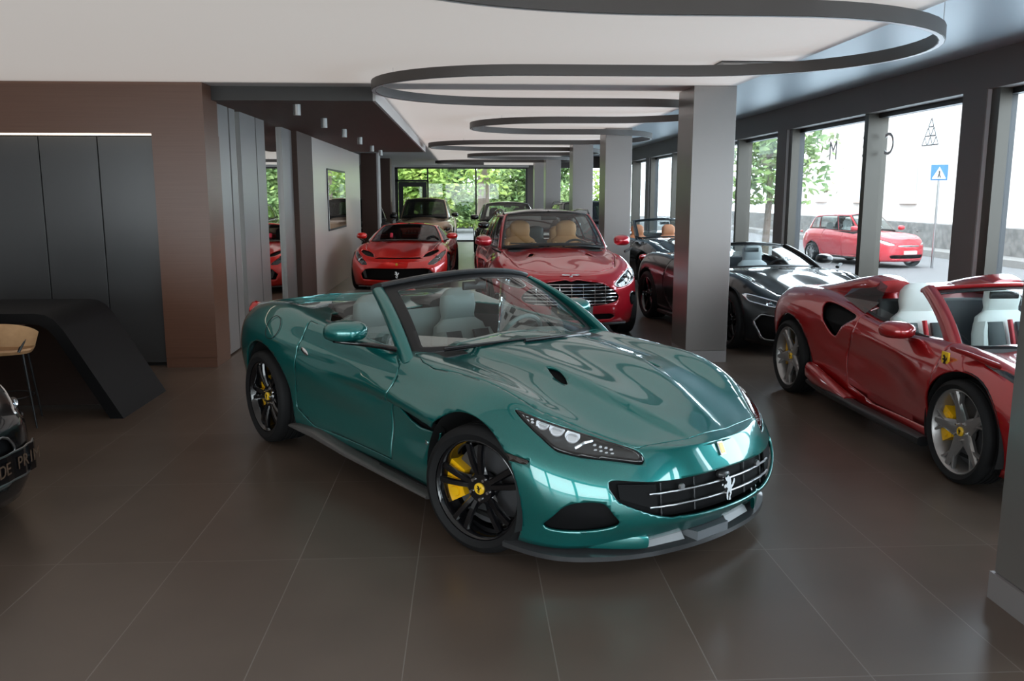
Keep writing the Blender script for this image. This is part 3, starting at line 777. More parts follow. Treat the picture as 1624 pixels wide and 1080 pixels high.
def build_hero():
    root = empty('convertible_car', (HX, HY, 0), HP, 'emerald green metallic open-top sports car with black wheels in the middle of the floor', 'car')
    g = hero_grid(); x, y, z, v, s = g.x, g.y, g.z, g.v, g.s
    side = v > 2.6
    far = np.full(x.shape, 9.)
    arch_f = np.where(side, np.hypot(x - 1.272, z - .345) - .394, 9)
    arch_r = np.where(side, np.hypot(x + 1.275, z - .36) - .418, 9)
    cpoly = [(.44, 0), (.44, .745), (.30, .765), (-.1, .77), (-.60, .74), (-.86, .60), (-.92, 0), (-.92, -.3), (.44, -.3)]
    cock = np.where(v < 3.01, sdf(cpoly, x, y), 9)
    # lamp, openings
    lamp_poly = smooth_poly([(1.515, .81), (1.60, .775), (1.70, .722), (1.843, .61), (1.969, .51), (2.03, .465), (2.062, .455), (2.05, .49), (1.981, .585), (1.90, .68), (1.818, .752), (1.765, .782), (1.654, .808), (1.57, .815)], 3)
    lamp = np.where((v > 1.2) & (v < 4.3) & (x > 1.3), sdf(lamp_poly, x, y), 9)
    gr_poly = [(0, .492), (.20, .489), (.36, .486), (.45, .487), (.60, .505), (.632, .500), (.635, .47), (.618, .43), (.60, .405), (.53, .37), (.456, .338), (.36, .308), (.20, .296), (0, .292), (-.3, .292), (-.3, .492)]
    grille = np.where((x > 1.7) & (v > 3), sdf(gr_poly, y, z) - .004, 9)
    duct_poly = smooth_poly([(.838, .262), (.822, .335), (.79, .388), (.73, .408), (.667, .402), (.632, .35), (.60, .302), (.625, .272), (.70, .248), (.80, .242)], 3)
    duct = np.where((x > 1.6) & (v > 3), sdf(duct_poly, y, z), 9)
    mark_poly = [(1.53, .602), (1.60, .598), (1.715, .578), (1.69, .556), (1.575, .566), (1.53, .58)]
    mark = np.where((v > 3) & (x > 1.4), sdf(mark_poly, x, z), 9)
    # door (x, z)
    door_poly = [(.40, .895), (.47, .85), (.487, .76), (.45, .66), (.41, .58), (.405, .40), (.405, .262), (-.60, .262), (-.80, .36), (-.79, .47), (-.752, .60), (-.732, .74), (-.72, .84), (-.695, .92), (-.66, 1.2), (.40, 1.2)]
    door = np.where(v > 2.9, sdf(door_poly, x, z), 9)
    # bonnet
    hood_poly = [(2.068, 0), (2.068, .13), (2.05, .25), (2.018, .46), (1.90, .535), (1.74, .64), (1.62, .72), (1.45, .755), (1.25, .77), (1.0, .79), (.80, .815), (.66, .80), (.58, .77), (.50, .755), (.50, -.3), (2.068, -.3)]
    hood = np.where(v < 3.4, sdf(hood_poly, x, y), 9)
    vent_poly = smooth_poly([(1.15, .33), (1.22, .345), (1.32, .375), (1.40, .385), (1.415, .365), (1.36, .335), (1.26, .315)], 3)
    vent = np.where(v < 2.5, sdf(vent_poly, x, y), 9)
    slot_poly = [(.40, .648), (.62, .640), (.80, .625), (.95, .604), (1.02, .586), (.95, .548), (.82, .530), (.70, .526), (.61, .545), (.52, .590)]
    slot = np.where(v > 3.2, sdf(slot_poly, x, z), 9)
    gap = .0022
    common = [arch_f, arch_r, cock, lamp - .003, grille, duct, mark, slot - .001]
    # far-side half gets the same cuts
    body = panel('body', both(g.patch(*common, door - gap, hood - gap)), P_green, root, .014)
    panel('hood', both(g.patch(-hood - gap, cock, lamp - .003, vent)), P_green, root, .014)
    d = g.patch(-door - gap, arch_f, arch_r, cock, slot - .001)
    for VF in (d, right(d)): dd = panel('door', VF, P_green, root, .014)
    # dark recesses behind the openings
    for nm, f, dep in (('grille_mesh', grille, -.045), ('brake_duct', duct, -.03), ('hood_vent', vent, -.022), ('side_vent', slot, -.03)):
        q = g.patch(-f + .03, *((arch_f,) if nm == 'side_vent' else ()), push=dep)
        for VF in ([both(q)] if nm == 'grille_mesh' else [q, right(q)]): panel(nm, VF, M_mesh, root, 0.)
    # grille bars, dividers, sensors, emblem
    C = lambda zz, n=41, ymax=.47, off=-.016: [q for q in bar_pts(g, zz, ymax, n, off)]
    for zz in (.435, .368):
        b = MB(); b.tube(C(zz), .006, 8); b.build('grille_bar', M_steel, root)
    for yy in (-.40, -.2, .2, .40):
        b = MB(); p0 = front_pt(g, yy, .485, -.03); p1 = front_pt(g, yy, .305, -.03); b.tube([p0, p1], .005, 6); b.build('grille_divider', M_lampdark, root)
    for sd in (-1, 1):
        b = MB(); p0 = [front_pt(g, sd * yy, zz, -.014) for yy, zz in ((.43, .48), (.60, .49), (.60, .42), (.43, .35))]; b.add(p0, [(0, 1, 2, 3)]); b.build('grille_blank', M_mesh, root, solid=.01)
        p = front_pt(g, sd * .30, .455, -.012); b = MB(); b.cyl(p, p + np.array([.014, 0, 0]), .017, .015, 16); b.build('parking_sensor', M_steel, root)
    p = front_pt(g, 0, .395, .0); b = MB(); b.prism([(a, h) for a, h in horse(.13)], 0, .014, 'x')
    b.v = [(vx + p[0] - .006, vy + p[1], vz + p[2]) for vx, vy, vz in b.v]; b.build('horse_emblem', M_chrome, root)
    b = MB(); p = front_pt(g, 0, .462, -.02); b.loft([(p + np.array([k_, 0, 0]), (0, .04 * r_, 0), (0, 0, .022 * r_), 2.2) for k_, r_ in ((-.02, .9), (0, 1), (.018, .7), (.024, .3))], 16); b.build('camera_housing', M_carbon, root)
    q = front_pt(g, 0, .585, .004); i_ = int(np.argmin(np.where((g.v > 3) & (g.s < 1), g.y ** 2 + (g.z - .585) ** 2, 9))); n = np.array([g.nx[i_], 0, g.nz[i_]]); n /= np.linalg.norm(n); M = np.array([n[2], 0, -n[0]])
    bx = [q + M * a + np.array([0, c, 0]) for a, c in ((-.034, -.019), (-.034, .019), (.034, .019), (.034, -.019))]
    b = MB(); b.add(bx, [(0, 1, 2, 3)]); em = b.build('nose_badge', M_silver, root, solid=.006)
    b = MB(); b.add([q + np.array(n) * .004 + (p_ - q) * .78 for p_ in bx], [(0, 1, 2, 3)]); b.build('badge_field', M_badge, em, solid=.004)
    b = MB(); hs = [q + np.array(n) * .0065 + M * (-hz) + np.array([0, hy, 0]) for hy, hz in horse(.032)]; b.add(hs, [tuple(range(len(hs)))]); b.build('badge_horse', M_gloss_black, em, False)
    # headlamps: dark tray, reflectors, lens following the body
    tray = g.patch(-lamp + .004, push=-.035); lens = g.patch(-lamp - .003, push=-.001)
    rim = g.patch(-lamp - .001, lamp + .010, push=.0005)
    for sd, fn in ((1, lambda q: q), (-1, right)):
        t = panel('headlight', fn(tray), M_lampdark, root, 0.)
        panel('headlight_lens', fn(lens), M_lens, t, .002)
        panel('headlight_rim', fn(rim), M_gloss_black, t, .004)
        b = MB()
        for cx, cy, r in ((1.665, .752, .045), (1.735, .722, .05), (1.80, .68, .048)):
            q, n = lamp_pt(g, cx, cy, -.030); n = Vector(n); b.cyl(q, Vector(q) + n * .022, r * .62, r * .78, 18, False); b.cyl(q, Vector(q) + n * .008, r * .6, r * .5, 18)
        b.v = [(a, c * sd, e) for a, c, e in b.v]; b.build('lamp_reflector', mat('lit lamp reflector', (.85, .87, .9), .15, .8, emit=(.9, .95, 1.), estr=.32), t)
        b = MB()
        for cx, cy in ((1.56, .80), (1.585, .787), (1.61, .778), (1.575, .806), (1.60, .80), (1.625, .79), (1.645, .775), (1.89, .615), (1.91, .595), (1.93, .578), (1.95, .562), (1.905, .625), (1.925, .607), (1.945, .59), (1.965, .57), (1.94, .615), (1.96, .6), (1.98, .58)):
            q, n = lamp_pt(g, cx, cy, -.024); b.loft([(Vector(q), (.0085, 0, 0), (0, .0085, 0), 2.), (Vector(q) + Vector(n) * .012, (.006, 0, 0), (0, .006, 0), 2.)], 8)
        b.v = [(a, c * sd, e) for a, c, e in b.v]; lo_ = b.build('lamp_diode', mat('lit diode', (.9, .92, .95), .2, .5, emit=(.9, .95, 1.), estr=.35), t); lo_['kind'] = 'stuff'
        pts = [lamp_pt(g, *p_, -.012)[0] for p_ in ((1.84, .70), (1.86, .655), (1.865, .61))]
        b = MB(); b.tube([(a, c * sd, e) for a, c, e in pts], .008, 6); b.build('lamp_divider', M_lampchrome, t)
    mk = g.patch(-mark - .001, arch_f, push=-.002)
    for VF in (mk, right(mk)): panel('side_marker', VF, mat('smoked lens', (.02, .012, .010), .1, 0, 1.), root, .01)
    # splitter under the nose
    o = [g.P[-1, i] + np.array([0, 0, 0]) for i in range(0, int(np.argmin(np.abs(g.S - 5.35))), 2)]
    ring = []
    T0 = [np.array([p_[0], p_[1], 0]) for p_ in o]
    b = MB(); secs = []
    for i, p_ in enumerate(T0):
        d_ = T0[min(i + 1, len(T0) - 1)] - T0[max(i - 1, 0)]; d_ /= np.linalg.norm(d_); nn = np.array([d_[1], -d_[0], 0]); ext = .040 * sst(5.3, 3.6, g.S[2 * i]) + .008
        secs.append((p_ + nn * ext, p_ - nn * .07))
    vv = []; 
    seq = [(a * np.array([1, -1, 1]), c * np.array([1, -1, 1])) for a, c in secs[:0:-1]] + secs
    for a, c in seq: vv += [(a[0], a[1], .118), (a[0], a[1], .094), (c[0], c[1], .094), (c[0], c[1], .140)]
    ff = [(i * 4 + k, i * 4 + (k + 1) % 4, i * 4 + 4 + (k + 1) % 4, i * 4 + 4 + k) for i in range(len(seq) - 1) for k in range(4)] + [(0, 1, 2, 3), tuple(len(vv) - 1 - k for k in range(4))]
    b.add(vv, ff); b.build('front_splitter', M_carbon, root, True, sharp=.4)
    for y0, y1 in ((-.40, -.17), (.17, .40)):
        b = MB(); P_ = []
        for yy in (y0, y1):
            xx = float(np.interp(abs(yy), [p_[1] for p_ in T0], [p_[0] for p_ in T0])); P_ += [(xx + .012, yy, .128), (xx - .012, yy, .160)]
        b.add([P_[0], P_[2], P_[3], P_[1]], [(0, 1, 2, 3)]); b.build('splitter_slat', mat('pale grey trim', (.30, .31, .32), .4), root, solid=.012)
    b = MB(); b.prism([(2.13, -.12), (2.13, .12), (2.03, .15), (2.03, -.15)], .118, .165); b.build('splitter_centre', mat('mid grey trim', (.12, .13, .14), .4), root)
    for sd in (-1, 1):      # body-coloured blades at the ends of the lower opening
        b = MB(); b.loft([((xx, sd * yy, zz), (.02, sd * -.01, 0), (0, 0, hh), 2.6) for xx, yy, zz, hh in ((1.74, .805, .165, .012), (1.86, .70, .172, .028), (1.97, .575, .178, .036), (2.035, .475, .174, .038), (2.055, .43, .170, .034))], 14); b.build('bumper_blade', P_green, root)
    # sills
    for sd in (-1, 1):
        b = MB(); b.loft([((xx, sd * yy, zz), (0, .055, 0), (0, .0, hh), 3.) for xx, yy, zz, hh in ((-.895, .90, .215, .012), (-.80, .905, .222, .020), (-.52, .90, .226, .030), (-.35, .89, .208, .026), (-.1, .88, .185, .020), (.3, .872, .172, .015), (.86, .872, .165, .013))], 16); b.build('side_skirt', mat('grey sill blade', (.085, .08, .077), .4, .1), root)
    # windscreen
    base = lambda a: (.70 - .25 * a ** 2, .752 * a, .938 - .040 * a ** 2)
    topc = lambda a: (.05 - .19 * a ** 2, .615 * a, 1.318 - .075 * a ** 2)
    def ws(a, t):
        b0, b1 = base(a), topc(a); k = .035 * 4 * t * (1 - t)
        return tuple(p + (q - p) * t + k * n_ for p, q, n_ in zip(b0, b1, (.55, 0, .62)))
    V, F, Sg, Tg = sheet(ws, 61, 41)
    rr = sdf([(-.895, .085), (-.60, .055), (0, .045), (.60, .055), (.895, .085), (.865, .88), (0, .90), (-.865, .88)], Sg, Tg) - .012
    gl = panel('windscreen', clip(V, F, [-rr]), M_glass, root, .0)
    panel('windscreen_border', clip(V, F, [rr]), M_satin_black, gl, .012)
    b = MB(); b.loft([(np.array(topc(a)) + np.array([-.045, 0, .0]), (.075, 0, .018), (0, 0, .022), 2.6) for a in np.linspace(-1, 1, 15)], 14); b.build('windscreen_header', M_carbon, root)
    for sd in (-1, 1):
        b = MB()
        b.loft([((.48 - .62 * t + .035 * 4 * t * (1 - t), sd * (.800 - .168 * t + .012 * math.sin(PI * t)), .885 + .345 * t + .02 * 4 * t * (1 - t)), (.046 - .012 * t, 0, .026 - .006 * t), (-.010, sd * .030, .0), 2.6) for t in np.linspace(-.06, 1, 14)], 16); b.build('windscreen_pillar', P_green, root)
        b = MB(); b.loft([((.42 - .05 * k_, sd * .775, .90 + .05 * k_), (.05 * (1 - k_ * .7), 0, 0), (0, .012, .01), 2.) for k_ in (0, .5, 1., 1.5)], 10); b.build('mirror_sail', M_gloss_black, root)
        # side glass
        P = [(.36, .905), (.12, .915), (-.20, .945), (-.44, .968), (-.57, 1.02), (-.60, 1.08), (-.55, 1.16), (-.42, 1.205), (-.24, 1.222), (-.10, 1.215), (.12, 1.09)]
        P2 = smooth_poly(P, 3); yy = lambda zz: sd * (.795 - .42 * (zz - .9) ** 1.5 - .17 * (zz - .9))
        b = MB(); b.add([(a, yy(c), c) for a, c in P2], [tuple(range(len(P2)))]); b.build('side_window', M_glass, root, False)
        b = MB(); b.tube([(a, yy(c) , c) for a, c in ((.36, .902), (.12, .914), (-.20, .944), (-.44, .966), (-.60, .985))], .011, 8); b.build('window_seal', M_carbon, root)
        # mirrors
        mirror(root, .06, sd * .945, 1.008, P_green, sd, hw=.132, hh=.067, arm=[(.31, .80, .925, 1.1), (.20, .86, .938, 1.), (.08, .93, .945, .95), (.0, 1.0, .95, .75), (-.01, 1.05, .957, .4)])
        # handle, flap, tail lamp, small horse
        q, n = on_side(g, -.625, .787, .002); b = MB(); b.loft([(q + np.array([dx, 0, dz]), (0, .012 * r_, 0), (.004, 0, .018 * r_), 2.2) for dx, dz, r_ in ((-.055, .016, .3), (-.04, .012, .8), (0, 0, 1), (.035, -.012, .8), (.05, -.018, .3))], 12); b.v = [(a, c * sd, e) for a, c, e in b.v]; b.build('door_handle', M_lampchrome, root)
        q, n = on_side(g, .777, .443, .0); b = MB(); b.prism([(q[0] + a, q[2] + e) for a, e in horse(.05)], q[1] - .004, q[1] + .004, 'y'); b.v = [(a, c * sd, e) for a, c, e in b.v]; b.build('fender_emblem', M_chrome, root)
        b = MB(); b.loft([((-1.83 - .18 * t_, sd * (.80 - .12 * t_), .915 + .02 * math.sin(PI * t_)), (0, .055 * r_, 0), (0, 0, .062 * r_), 2.) for t_, r_ in ((0, .3), (.2, .8), (.5, 1.), (.8, .9), (1, .5))], 18); b.build('tail_light', M_red_lamp, root)
    q, n = on_side(g, -1.09, .90, .0); b = MB(); n = Vector(n); u = n.orthogonal().normalized(); w_ = n.cross(u)
    b.tube([Vector(q) + n * .0005 + (u * math.cos(k * PI / 18) + w_ * math.sin(k * PI / 18)) * .088 for k in range(36)], .0022, 6, True); b.v = [(a, -c, e) for a, c, e in b.v]; b.build('fuel_flap_joint', M_matt_black, root)
    # wipers
    for pts in (((.70, .10), (.685, -.10), (.63, -.36), (.545, -.60)), ((.70, .66 - .22), (.735, .20), (.745, -.0), (.735, -.14))):
        P = [np.array([a, c, 0]) for a, c in pts]; P3 = []
        for a, c, _ in P:
            zz = .938 - .04 * (c / .752) ** 2; P3.append((a + .035, c, zz + .018))
        b = MB(); b.tube(P3, .011, 8); wp = b.build('wiper', M_gloss_black, root)
        b = MB(); b.tube([(a + .012, c, e + .012) for a, c, e in P3[1:]], .006, 6); b.build('wiper_blade', M_satin_black, wp)
    # cabin
    tub = [(.60, .70), (.40, .735), (-.1, .745), (-.6, .71), (-.93, .56)]
    b = MB(); poly = tub + [(a, -c) for a, c in tub[::-1]]; n = len(poly)
    b.add([(a, c, .30) for a, c in poly] + [(a, c * 1.03, .90) for a, c in poly], [tuple(range(n))] + [(i, (i + 1) % n, n + (i + 1) % n, n + i) for i in range(n)]); b.build('cabin_lining', M_dkleather, root, False)
    b = MB(); b.loft([((xx, 0, zz), (0, .70, 0), (0, 0, hh), 5.) for xx, zz, hh in ((.66, .86, .05), (.52, .84, .085), (.38, .80, .10), (.30, .74, .08), (.28, .70, .04))], 32); b.build('dashboard', M_dkleather, root)
    b = MB(); b.loft([((xx, .36, zz), (0, .17, 0), (0, 0, hh), 2.6) for xx, zz, hh in ((.50, .90, .02), (.40, .91, .045), (.30, .90, .045), (.26, .89, .03))], 20); b.build('instrument_hood', M_leather, root)
    b = MB(); b.loft([((xx, 0, zz), (0, .11, 0), (0, 0, hh), 4.) for xx, zz, hh in ((.36, .62, .10), (.1, .56, .09), (-.3, .55, .10), (-.72, .62, .12))], 20); b.build('centre_console', M_dkleather, root)
    for yy in (-.18, .18):
        b = MB(); b.lathe([(.028, 0), (.040, .004), (.040, .012), (.028, .016)], 20, 'x', (.32, yy, .87)); b.build('air_outlet', M_steel, root)
    make_steering(root, .10, .37, .84, .18, M_leather)
    for yy in (-.37, .37): make_seat(root, -.36, yy, .27, M_leather, M_dkleather, None, 1.03)
    b = MB(); b.loft([((-.80, 0, zz), (0, hw_, 0), (.06, 0, .01), 4.) for zz, hw_ in ((.50, .62), (.80, .64), (.93, .60), (.98, .5))], 24); b.build('rear_bulkhead', M_leather, root)
    for yy in (-.37, .37):
        b = MB(); b.loft([((xx, yy, zz), (0, hw_, 0), (0, 0, hh), 2.4) for xx, hw_, hh, zz in ((-.80, .17, .05, 1.0), (-.88, .18, .07, 1.0), (-1.1, .16, .05, .985), (-1.4, .08, .02, .975))], 18); b.build('roll_hoop_fairing', M_carbon, root)
    b = MB(); b.loft([((.06, yy, 1.235), (.012, 0, 0), (0, 0, .028), 3.) for yy in (-.09, -.07, .07, .09)], 12); rm = b.build('rear_view_mirror', M_satin_black, root)
    b = MB(); b.tube([(.08, 0, 1.25), (.12, 0, 1.285)], .012, 8); b.build('mirror_stem', M_satin_black, rm)
    # underneath
    wells(root, [(1.272, .345, .40), (-1.275, .36, .424)], .62, .92)
    plate_under(root, [(2.05, .0), (2.0, .5), (1.7, .82), (.9, .86), (-.9, .86), (-1.8, .8), (-2.1, .4)], .17)
    four_wheels(root, 1.305, -1.31, 1.64, 1.66, .340, .348, .272, .272, .245, .285, 'double', M_gloss_black, 2, M_yellow, M_badge, spin=.42, steer=.30)
    return root
def front_pt(g, yy, zz, off=0.):
    """point of the nose surface at y, z"""
    m = (g.v > 3) & (g.s < 6); d = np.where(m, (g.y - abs(yy)) ** 2 + (g.z - zz) ** 2, 9); i = int(np.argmin(d))
    sg = 1 if yy >= 0 else -1; n = np.array([g.nx[i], g.ny[i] * sg, g.nz[i]]); return np.array([g.x[i], yy, zz]) + n * off
def bar_pts(g, zz, ymax, n, off): return [front_pt(g, yy, zz, off) for yy in np.linspace(-ymax, ymax, n)]
def lamp_pt(g, xx, yy, off=0.):
    m = (g.v > 1.0) & (g.v < 4.4) & (g.s < 7); d = np.where(m, (g.x - xx) ** 2 + (g.y - yy) ** 2, 9); i = int(np.argmin(d)); n = np.array([g.nx[i], g.ny[i], g.nz[i]])
    return np.array([xx, yy, g.z[i]]) + n * off, n
HERO = build_hero()
# ------------------------------------------------------------------ the other cars
def body_tab(xs, ys, A, B, C, D, E, cen, mids=None, nu=150, sub=(5, 5, 5, 6, 5, 4, 3)):
    n = len(xs); f = lambda v: list(v) if hasattr(v, '__len__') else [v] * n
    wall = [(f(r[0]), f(r[1])) for r in (A, B, C, D, E)]
    return Grid(list(zip(xs, ys)), wall, cen, mids or [(.5, [0] * n), (.8, [0] * n)], nu=nu, sub=sub)
class Green(Grid):
    """cabin shell: rows run roof centre -> roof edge -> belt line"""
    def __init__(g, belt, roof, centre, crown=.02, nu=120, bulge=.02, sub=(4, 4, 8, 8)):
        n = len(belt); Bt = np.asarray(belt, float); Rf = np.asarray(roof, float)
        E = np.vstack([Bt[1] * (1, -1, 1), Bt, Bt[-2] * (1, -1, 1)])
        t = np.r_[0, np.cumsum(np.linalg.norm(np.diff(E[:, :2], axis=0), axis=1))]; tE = t - t[1]; ts = tE[1:-1]
        tq = np.unique(np.r_[np.linspace(0, ts[-1], nu), ts]); nu = len(tq)
        g.S = np.interp(tq, ts, np.arange(n))
        Eb = lambda P: cr(tE, np.vstack([P[1] * (1, -1, 1), P, P[-2] * (1, -1, 1)]), tq)
        b, r = Eb(Bt), Eb(Rf)
        c = cr(ts, np.asarray([(x, 0, z) for x, z in centre], float), tq)
        for q in (b, r): q[0, 1] = 0; q[-1, 1] = 0
        c[0] = r[0]; c[-1] = r[-1]
        m = (c + r) / 2; m[:, 2] += crown * .8 * sst(0, .5, tq) * sst(0, .5, tq[-1] - tq)
        mw = (b + r) / 2; d = mw[:, :2] - np.array([[Bt[:, 0].mean(), 0]]) * 1; d[:, 0] *= .25; d /= np.linalg.norm(d, axis=1)[:, None] + 1e-6
        mw[:, :2] += d * bulge; mw[0, 1] = 0; mw[-1, 1] = 0
        R = np.array([c, m, r, mw, b]); K = 5; out = []; V = []
        h = np.linalg.norm(np.diff(R, axis=0), axis=2).mean(axis=1)[:, None, None] + 1e-4
        dd = np.diff(R, axis=0) / h; M = np.empty_like(R); M[0] = dd[0] * (1, 1, 0); M[-1] = dd[-1]
        M[1:-1] = (dd[:-1] * h[1:] + dd[1:] * h[:-1]) / (h[1:] + h[:-1])
        m2a = dd[1] * .8 + M[2] * .2; m2b = dd[2] * .7 + M[2] * .3
        for k in range(4):
            m0 = m2b if k == 2 else M[k]; m1 = m2a if k == 1 else M[k + 1]
            for j in range(sub[k] + (k == 3)):
                u = j / sub[k]
                out.append((2*u**3-3*u**2+1)*R[k] + (u**3-2*u**2+u)*h[k]*m0 + (-2*u**3+3*u**2)*R[k+1] + (u**3-u**2)*h[k]*m1); V.append(k + u)
        P = np.array(out); g.nv, g.nu = P.shape[:2]; P[:, 0, 1] = 0; P[:, -1, 1] = 0; g.P = P
        g.V = np.repeat(np.array(V)[:, None], nu, 1); g.Sg = np.repeat(g.S[None], g.nv, 0); g.names()
def rrect(s, v, s0, s1, v0, v1, r=.06, k=1.):
    """rounded box in station / row coordinates (negative inside)"""
    cs, hs, cv, hv = (s0 + s1) / 2, (s1 - s0) / 2 - r, (v0 + v1) / 2, (v1 - v0) / 2 - r
    a = np.abs(s - cs) * k - hs * k; b = np.abs(v - cv) - hv
    return np.hypot(np.maximum(a, 0), np.maximum(b, 0)) + np.minimum(np.maximum(a, b), 0) - r
def cabin(root, gh, panes, m_roof, m_pillar=None, glass=None, border=True, roof_v=2.0):
    """roof and pillars with the panes cut out, black pane borders, and the panes themselves"""
    fs = []; bs = []
    for nm, s0, s1, v0, v1 in panes:
        f = np.where(gh.v > 1.9, rrect(gh.s, gh.v, s0, s1, v0, v1), 9); fs.append((nm, f))
        bs.append(np.where(gh.v > 1.9, rrect(gh.s, gh.v, s0 - (0 if nm == 'windscreen' else .05), s1 + (.13 if nm == 'windscreen' else .05), v0 - .08, v1 + .4), 9))
    out = cut(*bs) if border else cut(*[f for _, f in fs])
    if m_pillar is None or m_pillar is m_roof: panel('roof', both(gh.patch(out)), m_roof, root, .02, inner=M_inner)
    else:
        panel('roof', both(gh.patch(out, roof_v - gh.v)), m_roof, root, .02, inner=M_inner); panel('pillars', both(gh.patch(out, gh.v - roof_v)), m_pillar, root, .02, inner=M_inner)
    for (nm, f), bf in zip(fs, bs):
        q = gh.patch(-f, push=-.006); e = gh.patch(f, -bf, push=-.004)
        if nm in ('windscreen', 'rear_window'): made = [(panel(nm, both(q), glass or M_glass, root, 0.), both(e))]
        else: made = [(panel(nm, VF, glass or M_glass, root, 0.), EF) for VF, EF in ((q, e), (right(q), right(e)))]
        if border:
            for o_, EF in made: panel('pane_border', EF, M_satin_black, o_, .012)
def openings(root, g, items, base):
    """items: name, plane, polygon, depth, material, trim; returns the list of cut fields"""
    fields = []
    for nm, pl, poly, dep, m, trim in items:
        a, b, dom = {'yz': (g.y, g.z, (g.v > 1.6) & (g.s < base[0])), 'yzn': (g.y, g.z, g.s < 3.2), 'xz': (g.x, g.z, g.v > 2.6), 'xy': (g.x, g.y, g.v < base[1]), 'yzr': (g.y, g.z, (g.v > 1.6) & (g.s > base[2]))}[pl]
        f = np.where(dom, sdf(poly, a, b), 9.); fields.append(f)
        q = g.patch(-f + (.02 if dep else -.001), push=dep if dep else -.002)
        ctr = pl in ('yz', 'yzn', 'xy', 'yzr') and min(p[0 if pl != 'xy' else 1] for p in poly) < .02
        made = []
        if ctr: made.append(panel(nm, both(q), m, root, 0.))
        else:
            for VF in (q, right(q)): made.append(panel(nm, VF, m, root, 0.))
        if trim:
            e = g.patch(-f - .0, f + trim[1], push=.004)
            for o_, VF in zip(made, ([both(e)] if ctr else [e, right(e)])): panel(trim[2] if len(trim) > 2 else 'surround', VF, trim[0], o_, .01)
        if nm == 'headlight':
            lens = g.patch(-f, push=-.001)
            for sd, o_, VF in zip((1, -1), made, (lens, right(lens))):
                panel('headlight_lens', VF, M_lens, o_, .002)
                ys = [p[0] for p in poly]; zs = [p[1] for p in poly]
                cy, cz = sum(ys) / len(ys), sum(zs) / len(zs)
                p = front_any(g, cy, cz, dep * .5) if pl == 'yz' else None
                if p is not None:
                    b = MB(); r = min(max(ys) - min(ys), max(zs) - min(zs)) * .24
                    b.loft([(p + np.array([-.03, 0, 0]), (0, r * .7, 0), (0, 0, r * .7), 2.), (p + np.array([.01, 0, 0]), (0, r, 0), (0, 0, r), 2.), (p + np.array([.0, 0, 0]), (0, r * .6, 0), (0, 0, r * .6), 2.), (p + np.array([-.01, 0, 0]), (0, r * .2, 0), (0, 0, r * .2), 2.)], 18)
                    b.v = [(x_, y_ * sd, z_) for x_, y_, z_ in b.v]; b.build('lamp_projector', M_lampchrome, o_)
    return fields
def front_any(g, yy, zz, off=0.):
    m = (g.v > 1.6) & (g.s < 4.5); d = np.where(m, (g.y - abs(yy)) ** 2 + (g.z - zz) ** 2, 9); i = int(np.argmin(d)); sg = 1 if yy >= 0 else -1
    return np.array([g.x[i], yy, zz]) + np.array([g.nx[i], g.ny[i] * sg, g.nz[i]]) * off
def grille_bars(root, g, zs, ymax, m, r=.008, off=.0, vert=(), n=31, zlim=None, ym=None, nm='grille_bar'):
    for k, zz in enumerate(zs):
        y1 = ym[k] if ym else ymax; b = MB(); b.tube([front_any(g, yy, zz, off) for yy in np.linspace(-y1, y1, n)], r, 6); b.build(nm, m, root)
    for yy in vert:
        b = MB(); b.tube([front_any(g, yy, zz, off - .006) for zz in np.linspace(*zlim, 6)], r * .6, 6); b.build('grille_strut', m, root)
def arches(g, xf, xr, zf, zr, Rf, Rr):
    side = g.v > 2.4
    return [np.where(side, np.hypot(g.x - xf, g.z - zf) - Rf, 9), np.where(side, np.hypot(g.x - xr, g.z - zr) - Rr, 9)]
def shell(root, g, paint, fields, doors=(), hood=None, cab=None, base_v=3.):
    """painted body, doors and bonnet as panels separated by fine joints"""
    ds = [np.where(g.v > 2.75, sdf(p, g.x, g.z), 9) for p in doors]; extra = list(fields) + ([cab] if cab is not None else [])
    hf = None if hood is None else np.where(g.v < base_v + .25, sdf(hood, g.x, g.y), 9)
    gap = .003
    panel('body', both(g.patch(*extra, *[d - gap for d in ds], *([hf - gap] if hf is not None else []))), paint, root, .014)
    if hf is not None: panel('hood', both(g.patch(-hf - gap, *extra)), paint, root, .014)
    for d in ds:
        q = g.patch(-d - gap, *extra)
        for VF in (q, right(q)): panel('door', VF, paint, root, .014)
def tub_lining(root, pts, z0, z1, m):
    b = MB(); poly = list(pts) + [(a, -c) for a, c in pts[::-1]]; n = len(poly)
    b.add([(a, c, z0) for a, c in poly] + [(a, c, z1) for a, c in poly], [tuple(range(n))] + [(i, (i + 1) % n, n + (i + 1) % n, n + i) for i in range(n)]); return b.build('cabin_lining', m, root, False)
def dash(root, x, z, hw, m, L=.3):
    b = MB(); b.loft([((x + dx * L, 0, z + dz), (0, hw, 0), (0, 0, hh), 5.) for dx, dz, hh in ((1., .0, .03), (.5, .0, .07), (0, -.03, .11), (-.2, -.08, .09), (-.25, -.12, .04))], 28); return b.build('dashboard', m, root)

def word(text, size, adv, m, parent, o, d):
    """lettering, one mesh per letter"""
    o = np.array(o, float); d = np.array(d, float); d /= np.linalg.norm(d)
    for k, ch in enumerate(text):
        if ch != ' ': letters(ch, size, m, parent, frame(o + d * adv * (k - (len(text) - 1) / 2), d, (0, 0, 1)), 'plate_letter', .001)
